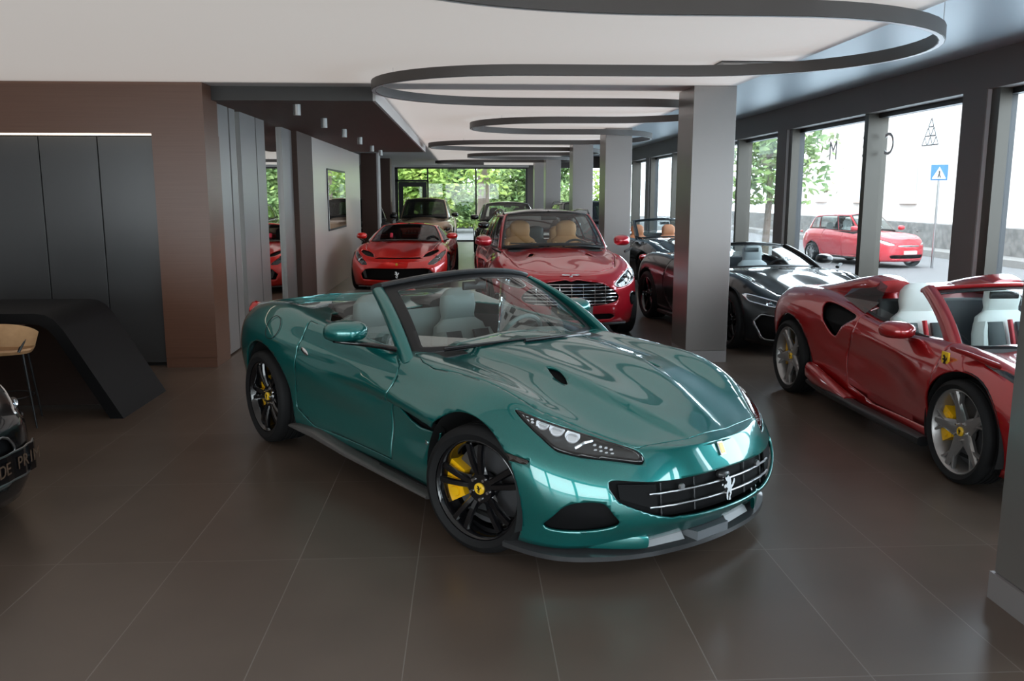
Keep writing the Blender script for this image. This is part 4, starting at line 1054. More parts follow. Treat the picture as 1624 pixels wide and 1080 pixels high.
# ---- low red spider by the street windows -----------------------------------
P_red = flake_paint('deep red paint', (.30, .004, .006), (.42, .008, .010), .35, .3)
P_red2 = flake_paint('bright red paint', (.68, .008, .006), (.78, .014, .010), .2, .3)
P_dred = flake_paint('crimson paint', (.44, .005, .016), (.58, .014, .03), .3, .3)
M_rimgrey = mat('grey alloy', (.36, .35, .345), .36, .8)
M_white_l = mat('white leather', (.74, .76, .73), .45)
M_insert = mat('charcoal seat insert', (.05, .06, .06), .6)
M_tan = mat('tan leather', (.52, .24, .09), .5)
def build_spider():
    root = empty('spider_car', (3.992, 6.567, 0), -1.53, 'deep red low open-top spider with grey star wheels and white seats by the windows', 'car')
    xs = [2.36, 2.32, 2.18, 1.86, 1.33, .9, .45, 0, -.45, -.9, -1.30, -1.72, -1.98, -2.12, -2.15]
    ys = [0, .30, .62, .85, .955, .945, .915, .90, .915, .935, .945, .91, .76, .40, 0]
    A = ([.12, .12, .14, .16, .17, .15, .09, .07, .10, .15, .16, .16, .16, .15, .15], [.55, .55, .59, .70, .845, .86, .84, .865, .925, .965, .975, .955, .94, .935, .935])
    B = ([.03, .03, .03, .035, .04, .035, .02, .015, .02, .03, .035, .04, .05, .05, .05], [.42, .42, .46, .58, .73, .74, .72, .73, .78, .83, .85, .83, .80, .78, .78])
    Cc = (0, [.33, .33, .36, .45, .58, .58, .55, .55, .60, .66, .68, .66, .62, .6, .6])
    D = ([.02, .02, .02, .02, .03, .05, .06, .06, .05, .03, .02, .03, .04, .04, .04], [.25, .25, .25, .3, .38, .36, .34, .34, .37, .43, .45, .43, .4, .4, .4])
    E = ([.10, .10, .09, .07, .06, .08, .09, .09, .08, .06, .05, .08, .12, .14, .14], [.13, .13, .13, .14, .17, .16, .15, .15, .16, .2, .22, .24, .26, .26, .26])
    cen = [(2.24, .55), (2.19, .58), (2.06, .63), (1.82, .70), (1.50, .77), (1.28, .82), (.5, .84), (0, .84), (-.38, .98), (-.75, 1.05), (-1.25, 1.0), (-1.6, .965), (-1.85, .945), (-1.95, .94), (-2.0, .935)]
    n = len(xs); m1 = [0] * 8 + [.02, .05, .03, .01, 0, 0, 0]; m2 = [0, 0, 0, -.01, -.03, -.03, 0, 0, .03, .05, .02, 0, 0, 0, 0]
    g = body_tab(xs, ys, A, B, Cc, D, E, cen, [(.42, m1), (.72, m2)], nu=220, sub=(6, 7, 7, 8, 7, 6, 4))
    x, z = g.x, g.z
    g.push(np.where(g.v > 3, -.05 * np.exp(-((z - np.interp(x, [-.8, .9], [.60, .50])) / .12) ** 2) * sst(.95, .3, x) * sst(-.95, -.2, x), 0))
    g.push(np.where(g.v > 3, .014 * np.exp(-((z - np.interp(x, [-1.0, .9], [.80, .70])) / .035) ** 2) * sst(.95, .5, x) * sst(-1.0, -.5, x), 0))
    g.push(np.where(g.v > 2.8, .03 * np.exp(-((x + 1.25) / .42) ** 2 - ((z - .84) / .13) ** 2), 0))
    cab_poly = [(1.02, 0), (.95, .70), (.55, .76), (0, .775), (-.22, .74), (-.30, .6), (-.34, 0), (-.34, -.3), (1.02, -.3)]
    cabf = np.where(g.v < 3.01, sdf(cab_poly, g.x, g.y), 9)
    fl = openings(root, g, [
        ('side_intake', 'xz', smooth_poly([(-.78, .915), (-.62, .925), (-.36, .90), (-.20, .865), (-.30, .80), (-.40, .715), (-.47, .665), (-.56, .70), (-.68, .80)], 3), -.06, M_mesh, None),
        ('headlight', 'yz', [(.62, .60), (.80, .72), (.845, .80), (.78, .78), (.66, .68), (.58, .61)], -.03, M_lampdark, None),
        ('front_intake', 'yz', [(.35, .17), (.40, .33), (.78, .42), (.84, .36), (.78, .20)], -.05, M_mesh, None),
        ('hood_duct', 'xy', [(1.75, 0), (1.75, .34), (1.86, .36), (1.90, 0), (1.90, -.2), (1.75, -.2)], -.04, M_mesh, None)], (4.2, 3., 10))
    fl += arches(g, 1.34, -1.27, .345, .35, .385, .40)
    door = [(1.03, .85), (1.06, .72), (1.0, .45), (.96, .26), (.1, .22), (-.28, .30), (-.30, .55), (-.16, .78), (-.14, 1.2), (1.03, 1.2)]
    shell(root, g, P_red, fl, [door], [(1.98, 0), (1.93, .35), (1.70, .58), (1.42, .66), (1.12, .70), (1.12, -.3), (1.98, -.3)], cabf)
    for sd in (-1, 1):      # sill, rear bumper foot, shield, mirrors, pillars
        b = MB(); b.loft([((xx, sd * .90, zz), (0, .05, 0), (0, 0, hh), 3.) for xx, zz, hh in ((-.86, .20, .02), (-.6, .19, .05), (0, .17, .03), (.95, .165, .035))], 14); b.build('side_skirt', M_satin_black, root)
        b = MB(); b.loft([((xx, sd * yy, zz), (.0, .05, 0), (0, 0, hh), 2.6) for xx, yy, zz, hh in ((-.85, .915, .30, .075), (-.72, .93, .285, .085), (-.5, .92, .255, .06), (-.3, .90, .225, .03), (-.15, .89, .21, .01))], 14); b.build('sill_blade', P_red, root)
        q, nn = on_side(g, 1.13, .765, .002); b = MB()
        sh = [(-.030, .045), (.030, .045), (.030, .0), (.018, -.030), (0, -.048), (-.018, -.030), (-.030, 0)]
        b.prism([(q[0] + a * 1.25, q[2] + e * 1.25) for a, e in sh], q[1] - .006, q[1] + .006, 'y'); b.v = [(a, c * sd, e) for a, c, e in b.v]; bd_ = b.build('fender_shield', M_badge, root)
        b = MB(); b.prism([(q[0] + a, q[2] + e) for a, e in horse(.075)], q[1] + .006, q[1] + .009, 'y'); b.v = [(a, c * sd, e) for a, c, e in b.v]; b.build('shield_horse', M_gloss_black, bd_, False)
        mirror(root, .62, sd * .94, .885, P_red, sd, hw=.115, hh=.062, arm=[(.86, .80, .80, 1.3), (.78, .84, .82, 1.2), (.70, .89, .845, 1.1), (.62, .93, .86, .9)], m_arm=P_red)
        b = MB(); b.loft([((1.02 - .66 * t + .03 * 4 * t * (1 - t), sd * (.775 - .17 * t), .80 + .355 * t + .03 * 4 * t * (1 - t)), (.055 - .012 * t, 0, .03), (-.01, sd * .036, .0), 2.6) for t in np.linspace(-.06, 1, 12)], 14); b.build('windscreen_pillar', P_red, root)
        pts = [(.74, .845), (.35, .868), (-.02, .895), (-.20, .93), (-.16, .98), (.30, .93), (.72, .87)]
        yy = lambda zz: sd * (.79 - .25 * (zz - .85)); b = MB(); b.add([(a, yy(c), c) for a, c in pts], [tuple(range(len(pts)))]); b.build('side_window', M_glass, root, False)
        b = MB(); b.tube([(a, yy(c), c) for a, c in ((.85, .84), (.35, .866), (-.02, .893), (-.24, .93))], .012, 8); b.build('window_seal', M_satin_black, root)
        # buttress beside the engine cover with its dark quarter glass
        b = MB(); b.loft([((xx, sd * yy_, zz), (0, hw, 0), (0, 0, hh), 2.3) for xx, yy_, zz, hw, hh in ((-.30, .50, 1.10, .15, .05), (-.42, .50, 1.10, .18, .085), (-.65, .50, 1.06, .20, .09), (-1.0, .52, 1.0, .19, .07), (-1.5, .55, .945, .14, .04), (-1.8, .56, .92, .08, .02))], 20); b.build('buttress', P_red, root)
        P_ = [(-.16, .80, .90), (-.60, .77, .985), (-.62, .63, 1.11), (-.36, .60, 1.15), (-.14, .64, 1.12), (-.06, .74, 1.0)]
        b = MB(); b.add([(a, sd * c, e) for a, c, e in P_], [tuple(range(6))]); b.build('quarter_glass', M_dkglass, root, False)
    base = lambda a: (1.26 - .32 * a ** 2, .715 * a, .835 - .045 * a ** 2); topc = lambda a: (.42 - .07 * a ** 2, .60 * a, 1.175 - .035 * a ** 2)
    def ws(a, t):
        b0, b1 = base(a), topc(a); k = .04 * 4 * t * (1 - t); return tuple(p + (q - p) * t + k * n_ for p, q, n_ in zip(b0, b1, (.4, 0, .85)))
    V, F, Sg, Tg = sheet(ws, 41, 25); rr = sdf([(-.93, .08), (0, .05), (.93, .08), (.90, .90), (0, .93), (-.90, .90)], Sg, Tg) - .01
    gl = panel('windscreen', clip(V, F, [-rr]), M_glass, root, 0.); panel('windscreen_border', clip(V, F, [rr]), M_satin_black, gl, .012)
    b = MB(); b.loft([(np.array(topc(a)) + np.array([-.035, 0, .0]), (.06, 0, .012), (0, 0, .02), 2.6) for a in np.linspace(-1, 1, 13)], 12); b.build('windscreen_header', P_red, root)
    tub_lining(root, [(1.15, .66), (.6, .74), (0, .755), (-.25, .71), (-.33, .55)], .2, .84, M_dkleather)
    dash(root, .80, .72, .70, M_dkleather); make_steering(root, .58, .36, .74, .17, M_dkleather)
    b = MB(); b.loft([(np.array((.36, yy_, 1.10)), (.012, 0, 0), (0, 0, .028), 3.) for yy_ in (-.11, -.09, .09, .11)], 12); b.build('rear_view_mirror', M_satin_black, root)
    for yy_ in (-.36, .36): make_seat(root, .12, yy_, .30, M_white_l, M_insert, mat('red stripe', (.6, .01, .02), .5), 1.0)
    slab_box(root, 'rear_bulkhead', M_dkleather, -.34, -.28, -.62, .62, .3, 1.0)
    wells(root, [(1.34, .345, .395), (-1.27, .35, .41)], .62, .91); plate_under(root, [(2.1, 0), (2.0, .5), (1.6, .8), (.9, .84), (-.9, .84), (-1.7, .8), (-2.0, .4)], .15)
    four_wheels(root, 1.325, -1.30, 1.645, 1.62, .338, .343, .282, .282, .225, .280, 'star', M_rimgrey, 2, M_yellow, M_badge, spin=.35 + PI / 2 - .1)
    return root
build_spider()

# ---- red sport utility car in the middle ------------------------------------
SUV_ST = [('A', None)]
def suv_grid(nose=2.42, xf=1.50, xr=-1.55, tail=-2.5, W=.985, hz=0., belt=0., nu=160, flat=0.):
    xs = [nose, nose - .04, nose - .17, nose - .50, xf, xf - .45, xf - .8, 0, xr + .5, xr, tail + .42, tail + .13, tail + .03, tail]
    ys = [0, .34, .68, .91, W, W * .99, W * .965, W * .96, W * .98, W, W * .94, W * .72, .34, 0]
    A = ([.10, .10, .12, .16, .20, .20, .18, .15, .15, .16, .18, .18, .18, .18], [.84, .84, .86, .95, 1.03, 1.06, 1.08, 1.10, 1.12, 1.12, 1.10, 1.06, 1.04, 1.04])
    B = ([.02, .02, .02, .035, .05, .05, .045, .04, .04, .04, .05, .05, .05, .05], [.72, .72, .74, .82, .90, .92, .93, .94, .96, .97, .94, .9, .88, .88])
    Cc = ([0] * 14, [.56, .56, .57, .62, .72, .74, .72, .72, .74, .76, .74, .7, .7, .7])
    D = ([.0, .0, .0, .01, .0, .03, .045, .045, .03, .0, .01, .02, .02, .02], [.38, .38, .38, .42, .5, .48, .46, .46, .48, .52, .5, .46, .46, .46])
    E = ([.06, .06, .06, .05, .04, .06, .07, .07, .06, .04, .06, .1, .1, .1], [.21, .21, .21, .21, .25, .26, .26, .26, .26, .28, .3, .3, .3, .3])
    A = (A[0], [v + hz * sst(4, 2, k) if k < 5 else v + belt for k, v in enumerate(A[1])])
    cen = [(nose - .10, .84 + hz), (nose - .15, .875 + hz), (nose - .28, .905 + hz), (nose - .52, .945 + hz), (xf, 1.02 + hz * .7), (xf - .35, 1.075 + hz * .5), (xf - .6, 1.11), (0, 1.1), (xr + .5, 1.1), (xr, 1.1), (tail + .6, 1.08), (tail + .35, 1.05), (tail + .25, 1.04), (tail + .18, 1.04)]
    z = [0] * 14
    return body_tab(xs, ys, A, B, Cc, D, E, cen, [(.42, [0, 0, .01, .015, .012, .008] + [0] * 8), (.74, [0, 0, .01, .0, -.02, -.02] + [0] * 8)], nu=nu)
def suv_cabin(xf=1.5, tail=-2.5, H=1.63, W=.985, wbase=1.02, zb=1.10, nu=110, rw=.66, top_x=.22):
    belt = [(wbase, 0, zb + .05), (wbase - .05, .36, zb + .04), (wbase - .22, .74, zb - .0), (wbase - .5, W - .155, zb), (.0, W - .14, zb + .01), (-.8, W - .145, zb + .02), (-1.5, W - .17, zb + .03), (tail + .42, W - .27, zb + .02), (tail + .26, .36, zb), (tail + .22, 0, zb)]
    roof = [(top_x, 0, H), (top_x - .02, .34, H - .01), (top_x - .10, rw - .06, H - .04), (top_x - .30, rw - .01, H - .045), (-.3, rw, H - .045), (-.9, rw - .01, H - .055), (-1.5, rw - .03, H - .09), (tail + .72, rw - .10, H - .13), (tail + .60, .34, H - .10), (tail + .58, 0, H - .09)]
    cen = [(top_x, H), (top_x - .12, H + .01), (top_x - .25, H + .02), (top_x - .4, H + .025), (-.4, H + .03), (-.9, H + .02), (-1.3, H - .01), (tail + .85, H - .05), (tail + .68, H - .08), (tail + .58, H - .09)]
    return Green(belt, roof, cen, nu=nu)
SUV_PANES = [('windscreen', -1.5, 1.90, 2.10, 3.86), ('door_window', 2.42, 4.28, 2.22, 3.90), ('door_window', 4.42, 5.70, 2.22, 3.90), ('quarter_window', 5.82, 6.55, 2.30, 3.85), ('rear_window', 7.45, 10.5, 2.12, 3.80)]
def suv(root, paint, roofm, W=.985, H=1.63, hz=0., open_=(), m_rim=None, rimstyle='many', seat=None, nu=150, R=.385, belt=0., detail=1, trim=None, hood_vents=False, nose=2.42, lining=None, mirror_m=None, rails=None):
    g = suv_grid(W=W, hz=hz, belt=belt, nu=nu, nose=nose)
    fl = openings(root, g, open_, (5.0, 3., 10.5)) + arches(g, 1.50, -1.55, R + .01, R + .01, R + .055, R + .055)
    cabf = np.where(g.v < 3.01, sdf([(.80, 0), (.80, .66), (.5, .70), (-1.9, .70), (-2.0, 0), (-2.0, -.3), (.80, -.3)], g.x, g.y), 9)
    door = [(.92, 1.0), (.95, .8), (.90, .5), (.86, .34), (.0, .30), (-.02, .6), (-.02, 1.3), (.92, 1.3)]; door2 = [(-.03, 1.3), (-.03, .6), (-.01, .30), (-.95, .30), (-1.12, .5), (-1.10, .8), (-1.0, 1.3)]
    shell(root, g, paint, fl, [door, door2], [(nose - .22, 0), (nose - .25, .4), (nose - .42, .62), (1.5, .72), (1.1, .74), (.95, .74), (.95, -.3), (nose - .22, -.3)], cabf)
    gh = suv_cabin(H=H, W=W); cabin(root, gh, SUV_PANES, roofm, paint, M_glass if seat else M_dkglass, roof_v=2.02)
    b = MB(); b.loft([((.80, yy, 1.095), (.06, 0, .01), (0, 0, .02), 3.) for yy in (-.66, -.3, 0, .3, .66)], 10); b.build('scuttle_panel', M_satin_black, root)
    tub_lining(root, [(1.0, .66), (.5, .78), (-1.9, .76)], .35, 1.08, lining or M_dkleather)
    if seat:
        dash(root, .72, 1.02, .72, M_dkleather); make_steering(root, .42, .36, 1.03, .18)
        for yy in (-.36, .36): make_seat(root, -.05, yy, .56, seat, None, None, 1.06)
        for yy in (-.36, .0, .36): make_seat(root, -1.0, yy, .58, M_insert if yy == 0 else seat, None, None, .9)
        b = MB(); b.loft([((.25, yy, 1.50), (.012, 0, 0), (0, 0, .03), 3.) for yy in (-.11, -.09, .09, .11)], 12); b.build('rear_view_mirror', M_satin_black, root)
    for sd in (-1, 1):
        mirror(root, .80, sd * .98, 1.20, mirror_m or paint, sd, hw=.115, hh=.075, arm=[(.88, .82, 1.10, 1.), (.84, .88, 1.12, .9), (.80, .93, 1.15, .8)], m_arm=M_satin_black)
        b = MB(); b.loft([((xx, sd * (W - .09), .245), (0, .05, 0), (0, 0, .035), 3.) for xx in (-1.08, -.5, .5, 1.0)], 12); b.build('side_skirt', M_satin_black, root)
        b = MB(); b.loft([((-2.25 - .14 * t, sd * (.86 - .18 * t), 1.0), (0, .06 * r, 0), (0, 0, .04 * r), 2.) for t, r in ((0, .3), (.3, 1), (.7, 1), (1, .4))], 14); b.build('tail_light', M_red_lamp, root)
        if rails:
            b = MB(); b.tube([(x_, sd * .64, z_) for x_, z_ in ((.02, H - .04), (-.1, H + .01), (-.8, H + .015), (-1.5, H - .03), (-1.62, H - .08))], .014, 8); b.build('roof_rail', rails, root)
    for a, c in ((-.06, .62), (.55, .12)):
        b = MB(); b.tube([(.86 - .1 * (yy / .7) ** 2 + .0, yy, 1.165) for yy in np.linspace(a - .55, a + .02, 8)], .010, 6); b.build('wiper', M_satin_black, root)
    wells(root, [(1.50, R + .01, R + .06), (-1.55, R + .01, R + .06)], .6, W - .06); plate_under(root, [(nose - .3, 0), (nose - .4, .6), (1.6, .85), (-1.6, .85), (-2.3, .6)], .24)
    four_wheels(root, 1.50, -1.55, 1.66, 1.66, R, R, R * .72, R * .72, .27, .27, rimstyle, m_rim or M_gloss_black, detail, None, None)
    return g
SX, SY, SP = 1.185, 12.968, -1.527
def build_red_suv():
    root = empty('sport_utility_car', (SX, SY, 0), SP, 'crimson sport utility car with wide chrome slatted grille and tan seats', 'car')
    gp = smooth_poly([(0, .775), (.25, .77), (.40, .745), (.54, .665), (.61, .60), (.62, .555), (.58, .515), (.40, .48), (.2, .468), (0, .465)], 3)
    gp = [p for p in gp if p[0] > -.02] + [(-.2, .465), (-.2, .775)]
    g = suv(root, P_dred, M_gloss_black, H=1.60, hz=0., seat=M_tan, nu=200, detail=1, rails=M_gloss_black, open_=[
        ('grille_opening', 'yz', gp, -.06, M_mesh, (P_dred, .0)) [:5] + (None,),
        ('headlight', 'yz', smooth_poly([(.55, .72), (.63, .80), (.77, .885), (.88, .90), (.92, .85), (.885, .77), (.78, .72), (.64, .69)], 3), -.04, M_lampdark, (M_lampchrome, .012, 'lamp_rim')),
        ('air_curtain', 'yz', smooth_poly([(.80, .60), (.90, .60), (.935, .55), (.93, .47), (.86, .44), (.81, .47)], 3), -.05, M_mesh, (M_gloss_black, .02)),
        ('lower_grille', 'yz', [(0, .37), (.50, .37), (.62, .345), (.52, .29), (0, .29), (-.2, .29), (-.2, .37)], -.04, M_mesh, None),
        ('hood_vent', 'xy', smooth_poly([(1.28, .34), (1.40, .36), (1.52, .40), (1.50, .44), (1.36, .42), (1.26, .38)], 3), -.03, M_mesh, None)])
    zs = [.495, .535, .577, .62, .663, .705, .742]; ym = [.46, .57, .59, .58, .54, .48, .40]
    grille_bars(root, g, zs, 0, M_chrome, .008, -.004, vert=(-.44, -.3, -.15, 0, .15, .3, .44), zlim=(.475, .75), ym=ym)
    b = MB()
    q = front_any(g, 0, .845, .0)
    for sd in (-1, 1): b.add([q + np.array([.012 + (-.018 * abs(k[0]) * 8), sd * k[0], k[1]]) for k in ((0, -.012), (.012, .014), (.10, .018), (.115, .010), (.06, -.004), (.012, -.018))], [tuple(range(6))])
    b.build('wing_badge', M_silver, root, False, solid=.008)
    p = front_any(g, 0, .425, .02); b = MB(); b.box(p[0] - .01, p[0] + .004, -.26, .26, .37, .475); pl_ = b.build('number_plate', M_gloss_black, root, False)
    word('DBX', .11, .15, mat('gilt lettering', (.62, .45, .22), .4, .3), pl_, (p[0] + .006, .0, .425), (0, 1, 0))
    b = MB(); b.loft([((2.33 - .12 * (yy / .7) ** 2, yy, .235), (.05, 0, 0), (0, 0, .02), 3.) for yy in np.linspace(-.72, .72, 13)], 10); b.build('front_skid', M_carbon, root)
build_red_suv()
# ---- bright red coupe on the left -------------------------------------------
def gt_grid(nose=2.28, tail=-2.25, W=.965, nu=170, dz=0.):
    xs = [nose, nose - .03, nose - .15, nose - .45, 1.36, .95, .55, 0, -.5, -1.0, -1.36, tail + .45, tail + .15, tail + .03, tail]
    ys = [0, .32, .66, .88, W, W * .985, W * .965, W * .955, W * .97, W * .995, W, W * .95, W * .74, .32, 0]
    A = ([.07, .07, .10, .16, .19, .19, .16, .13, .13, .15, .15, .16, .17, .17, .17], [v + dz for v in [.585, .585, .605, .72, .86, .885, .88, .885, .92, .965, .97, .95, .94, .94, .94]])
    B = ([.01, .01, .02, .04, .05, .05, .04, .03, .03, .035, .04, .05, .05, .05, .05], [v + dz for v in [.48, .48, .50, .60, .74, .77, .77, .78, .80, .84, .85, .83, .8, .8, .8]])
    Cc = ([0] * 15, [.38, .38, .39, .46, .60, .62, .60, .60, .62, .66, .67, .65, .6, .6, .6])
    D = ([.0, .0, .0, .01, .02, .04, .05, .05, .04, .02, .02, .03, .04, .04, .04], [.27, .27, .27, .31, .42, .40, .38, .38, .40, .44, .45, .43, .4, .4, .4])
    E = ([.06, .06, .06, .05, .05, .07, .08, .08, .07, .05, .05, .08, .1, .1, .1], [.13, .13, .13, .14, .18, .18, .17, .17, .18, .2, .22, .25, .26, .26, .26])
    cen = [(nose - .07, .585 + dz), (nose - .12, .615 + dz), (nose - .24, .65 + dz), (nose - .48, .70 + dz), (1.4, .785 + dz), (1.05, .855 + dz), (.75, .90 + dz), (0, .92 + dz), (-.5, .92 + dz), (-1.0, .95 + dz), (-1.36, .96 + dz), (tail + .6, .95 + dz), (tail + .35, .94 + dz), (tail + .25, .94 + dz), (tail + .17, .94 + dz)]
    n = 15; return body_tab(xs, ys, A, B, Cc, D, E, cen, [(.42, [0, 0, .01, .015, .01, .005] + [0] * 9), (.74, [0, 0, .01, 0, -.03, -.025] + [0] * 9)], nu=nu)
def gt_cabin(H=1.26, nu=100, W=.965, dz=0.):
    zb = .905 + dz
    belt = [(.78, 0, zb + .03), (.73, .36, zb + .02), (.52, .735, zb - .01), (.22, W - .14, zb), (-.3, W - .135, zb + .02), (-.75, W - .15, zb + .05), (-1.1, W - .24, zb + .07), (-1.6, .55, zb + .05), (-1.78, .28, zb + .045), (-1.8, 0, zb + .045)]
    roof = [(-.12, 0, H), (-.14, .32, H - .01), (-.20, .535, H - .045), (-.30, .575, H - .05), (-.48, .58, H - .05), (-.72, .565, H - .06), (-.95, .53, H - .085), (-1.15, .42, H - .115), (-1.2, .25, H - .11), (-1.2, 0, H - .10)]
    cen = [(-.12, H), (-.2, H + .008), (-.28, H + .014), (-.36, H + .016), (-.5, H + .016), (-.7, H + .01), (-.9, H - .01), (-1.05, H - .05), (-1.15, H - .08), (-1.2, H - .10)]
    return Green(belt, roof, cen, nu=nu)
GT_PANES = [('windscreen', -1.5, 1.86, 2.08, 3.88), ('door_window', 2.35, 4.75, 2.20, 3.92), ('quarter_window', 4.95, 5.85, 2.35, 3.82), ('rear_window', 6.9, 11, 2.12, 3.8)]
def coupe(root, paint, roofm, open_=(), nu=150, H=1.26, R=.345, rim=None, style='five', detail=1, caliper=None, cap=None, closed=True, seat=None, rimm=None, dz=0., W=.965, mirror_z=.985, hoodv=None):
    g = gt_grid(nu=nu, dz=dz, W=W); xf, xr = 1.36, -1.36
    fl = openings(root, g, open_, (5.0, 3., 11)) + arches(g, xf, xr, R + .005, R + .01, R + .045, R + .05)
    cabf = np.where(g.v < 3.01, sdf([(.50, 0), (.50, .70), (.3, .73), (-.9, .73), (-1.2, .6), (-1.4, 0), (-1.4, -.3), (.50, -.3)], g.x, g.y), 9)
    door = [(.60, .86 + dz), (.62, .7), (.56, .4), (.52, .25), (-.55, .25), (-.72, .45), (-.68, .75), (-.62, 1.2), (.60, 1.2)]
    shell(root, g, paint, fl, [door], [(2.02, 0), (1.98, .3), (1.85, .52), (1.5, .66), (1.1, .72), (.62, .74), (.62, -.3), (2.02, -.3)], cabf)
    tub_lining(root, [(.7, .66), (.3, .75), (-.9, .72), (-1.3, .5)], .25, .88 + dz, M_dkleather); dash(root, .42, .82 + dz, .70, M_dkleather); make_steering(root, .18, .36, .82 + dz, .17)
    for yy in (-.36, .36): make_seat(root, -.28, yy, .30 + dz, seat or M_dkleather, None, None, 1.)
    for sd in (-1, 1):
        mirror(root, .40, sd * .93, mirror_z, paint, sd, hw=.11, hh=.065, arm=[(.50, .80, .92 + dz, 1.), (.46, .85, .94 + dz, .9), (.42, .90, .955 + dz, .8)], m_arm=M_satin_black)
        b = MB(); b.loft([((xx, sd * (W - .075), .17), (0, .05, 0), (0, 0, .03), 3.) for xx in (-.92, -.5, .5, .92)], 12); b.build('side_skirt', M_satin_black, root)
        b = MB(); b.loft([((-2.0 - .12 * t, sd * (.82 - .14 * t), .86), (0, .05 * r, 0), (0, 0, .05 * r), 2.) for t, r in ((0, .3), (.3, 1), (.7, 1), (1, .4))], 14); b.build('tail_light', M_red_lamp, root)
    if closed: cabin(root, gt_cabin(H, W=W, dz=dz), GT_PANES, roofm, paint, M_midglass)
    else:
        zb = .93 + dz; base = lambda a: (.72 - .24 * a ** 2, .735 * a, zb - .035 * a ** 2); topc = lambda a: (-.02 - .12 * a ** 2, .60 * a, H - .05 * a ** 2)
        def ws(a, t):
            b0, b1 = base(a), topc(a); k = .03 * 4 * t * (1 - t); return tuple(p + (q - p) * t + k * n_ for p, q, n_ in zip(b0, b1, (.5, 0, .7)))
        V, F, Sg, Tg = sheet(ws, 31, 17); rr = sdf([(-.94, .05), (.94, .05), (.93, .93), (-.93, .93)], Sg, Tg) - .01
        gl = panel('windscreen', clip(V, F, [-rr]), M_glass, root, 0.); panel('windscreen_border', clip(V, F, [rr]), M_satin_black, gl, .012)
        b = MB(); b.loft([(np.array(topc(a)) + np.array([-.03, 0, 0]), (.045, 0, .01), (0, 0, .02), 2.6) for a in np.linspace(-1, 1, 13)], 12); b.build('windscreen_header', paint, root)
        for sd in (-1, 1):
            b = MB(); b.loft([((.50 - .64 * t + .02 * 4 * t * (1 - t), sd * (.755 - .14 * t), zb - .045 + (H - zb) * t + .02 * 4 * t * (1 - t)), (.04, 0, .025), (0, sd * .028, 0), 2.6) for t in np.linspace(-.06, 1, 10)], 12); b.build('windscreen_pillar', paint, root)
        slab_box(root, 'rear_bulkhead', M_dkleather, -.80, -.72, -.6, .6, .4, .95 + dz)
        b = MB(); b.loft([((.10, yy, H - .08), (.012, 0, 0), (0, 0, .028), 3.) for yy in (-.10, -.08, .08, .10)], 12); b.build('rear_view_mirror', M_satin_black, root)
        g.soft = panel('rear_deck', both(g.patch(-np.where(g.v < 3.01, sdf([(-.86, 0), (-.86, .71), (-1.3, .6), (-1.4, 0), (-1.4, -.3), (-.86, -.3)], g.x, g.y), 9))), paint, root, .01)
    wells(root, [(xf, R + .005, R + .05), (xr, R + .01, R + .055)], .6, W - .05); plate_under(root, [(2.0, 0), (1.9, .5), (1.6, .8), (-1.6, .82), (-2.1, .5)], .15)
    four_wheels(root, xf, xr, 1.63, 1.63, R, R + .005, R * .77, R * .77, .26, .29, style, rimm or M_gloss_black, detail, caliper, cap)
    return g
def build_red_gt():
    root = empty('coupe_car', (-1.231, 18.473, 0), -1.611, 'bright red closed coupe with wide black grille by the pale grey wall', 'car')
    gp = [(0, .475), (.50, .475), (.60, .46), (.70, .36), (.66, .27), (.3, .25), (0, .25), (-.2, .25), (-.2, .475)]
    g = coupe(root, P_red2, P_red2, nu=180, H=1.235, mirror_z=1.0, open_=[
        ('grille_opening', 'yz', gp, -.06, M_mesh, None),
        ('nose_slot', 'yzn', [(0, .668), (.40, .668), (.46, .652), (.42, .640), (0, .640), (-.2, .640), (-.2, .668)], -.03, M_mesh, None),
        ('headlight', 'yz', [(.56, .535), (.68, .535), (.80, .61), (.885, .73), (.875, .775), (.80, .745), (.70, .665), (.60, .59)], -.03, M_lampdark, None),
        ('lamp_intake', 'yz', [(.46, .665), (.62, .69), (.76, .765), (.72, .80), (.58, .76), (.46, .70)], -.03, M_mesh, None)])
    p = front_any(g, 0, .36, .0); b = MB(); b.prism([(a + p[1], h + p[2]) for a, h in horse(.13)], p[0] - .006, p[0] + .008, 'x'); b.build('horse_emblem', M_chrome, root)
    p = front_any(g, 0, .545, .003); b = MB(); b.loft([(p, (0, .022, 0), (0, 0, .028), 2.6), (p + np.array([.005, 0, 0]), (0, .02, 0), (0, 0, .026), 2.6)], 14); b.build('nose_badge', M_badge, root)
    for sd in (-1, 1):
        b = MB(); b.add([front_any(g, sd * yy, zz, .012) for yy, zz in ((.60, .45), (.64, .41), (.60, .30), (.56, .30))], [(0, 1, 2, 3)]); b.build('bumper_fin', M_carbon, root, solid=.012)
    b = MB(); b.loft([((2.20 - .16 * (yy / .7) ** 2, yy, .13), (.06, 0, 0), (0, 0, .014), 3.) for yy in np.linspace(-.75, .75, 13)], 10); b.build('front_splitter', M_carbon, root)
    b = MB(); b.cyl((.55, -.30, .965), (.50, -.30, 1.05), .03, .03, 10); b.build('windscreen_tag', mat('red paper tag', (.55, .02, .06), .6), root)
build_red_gt()
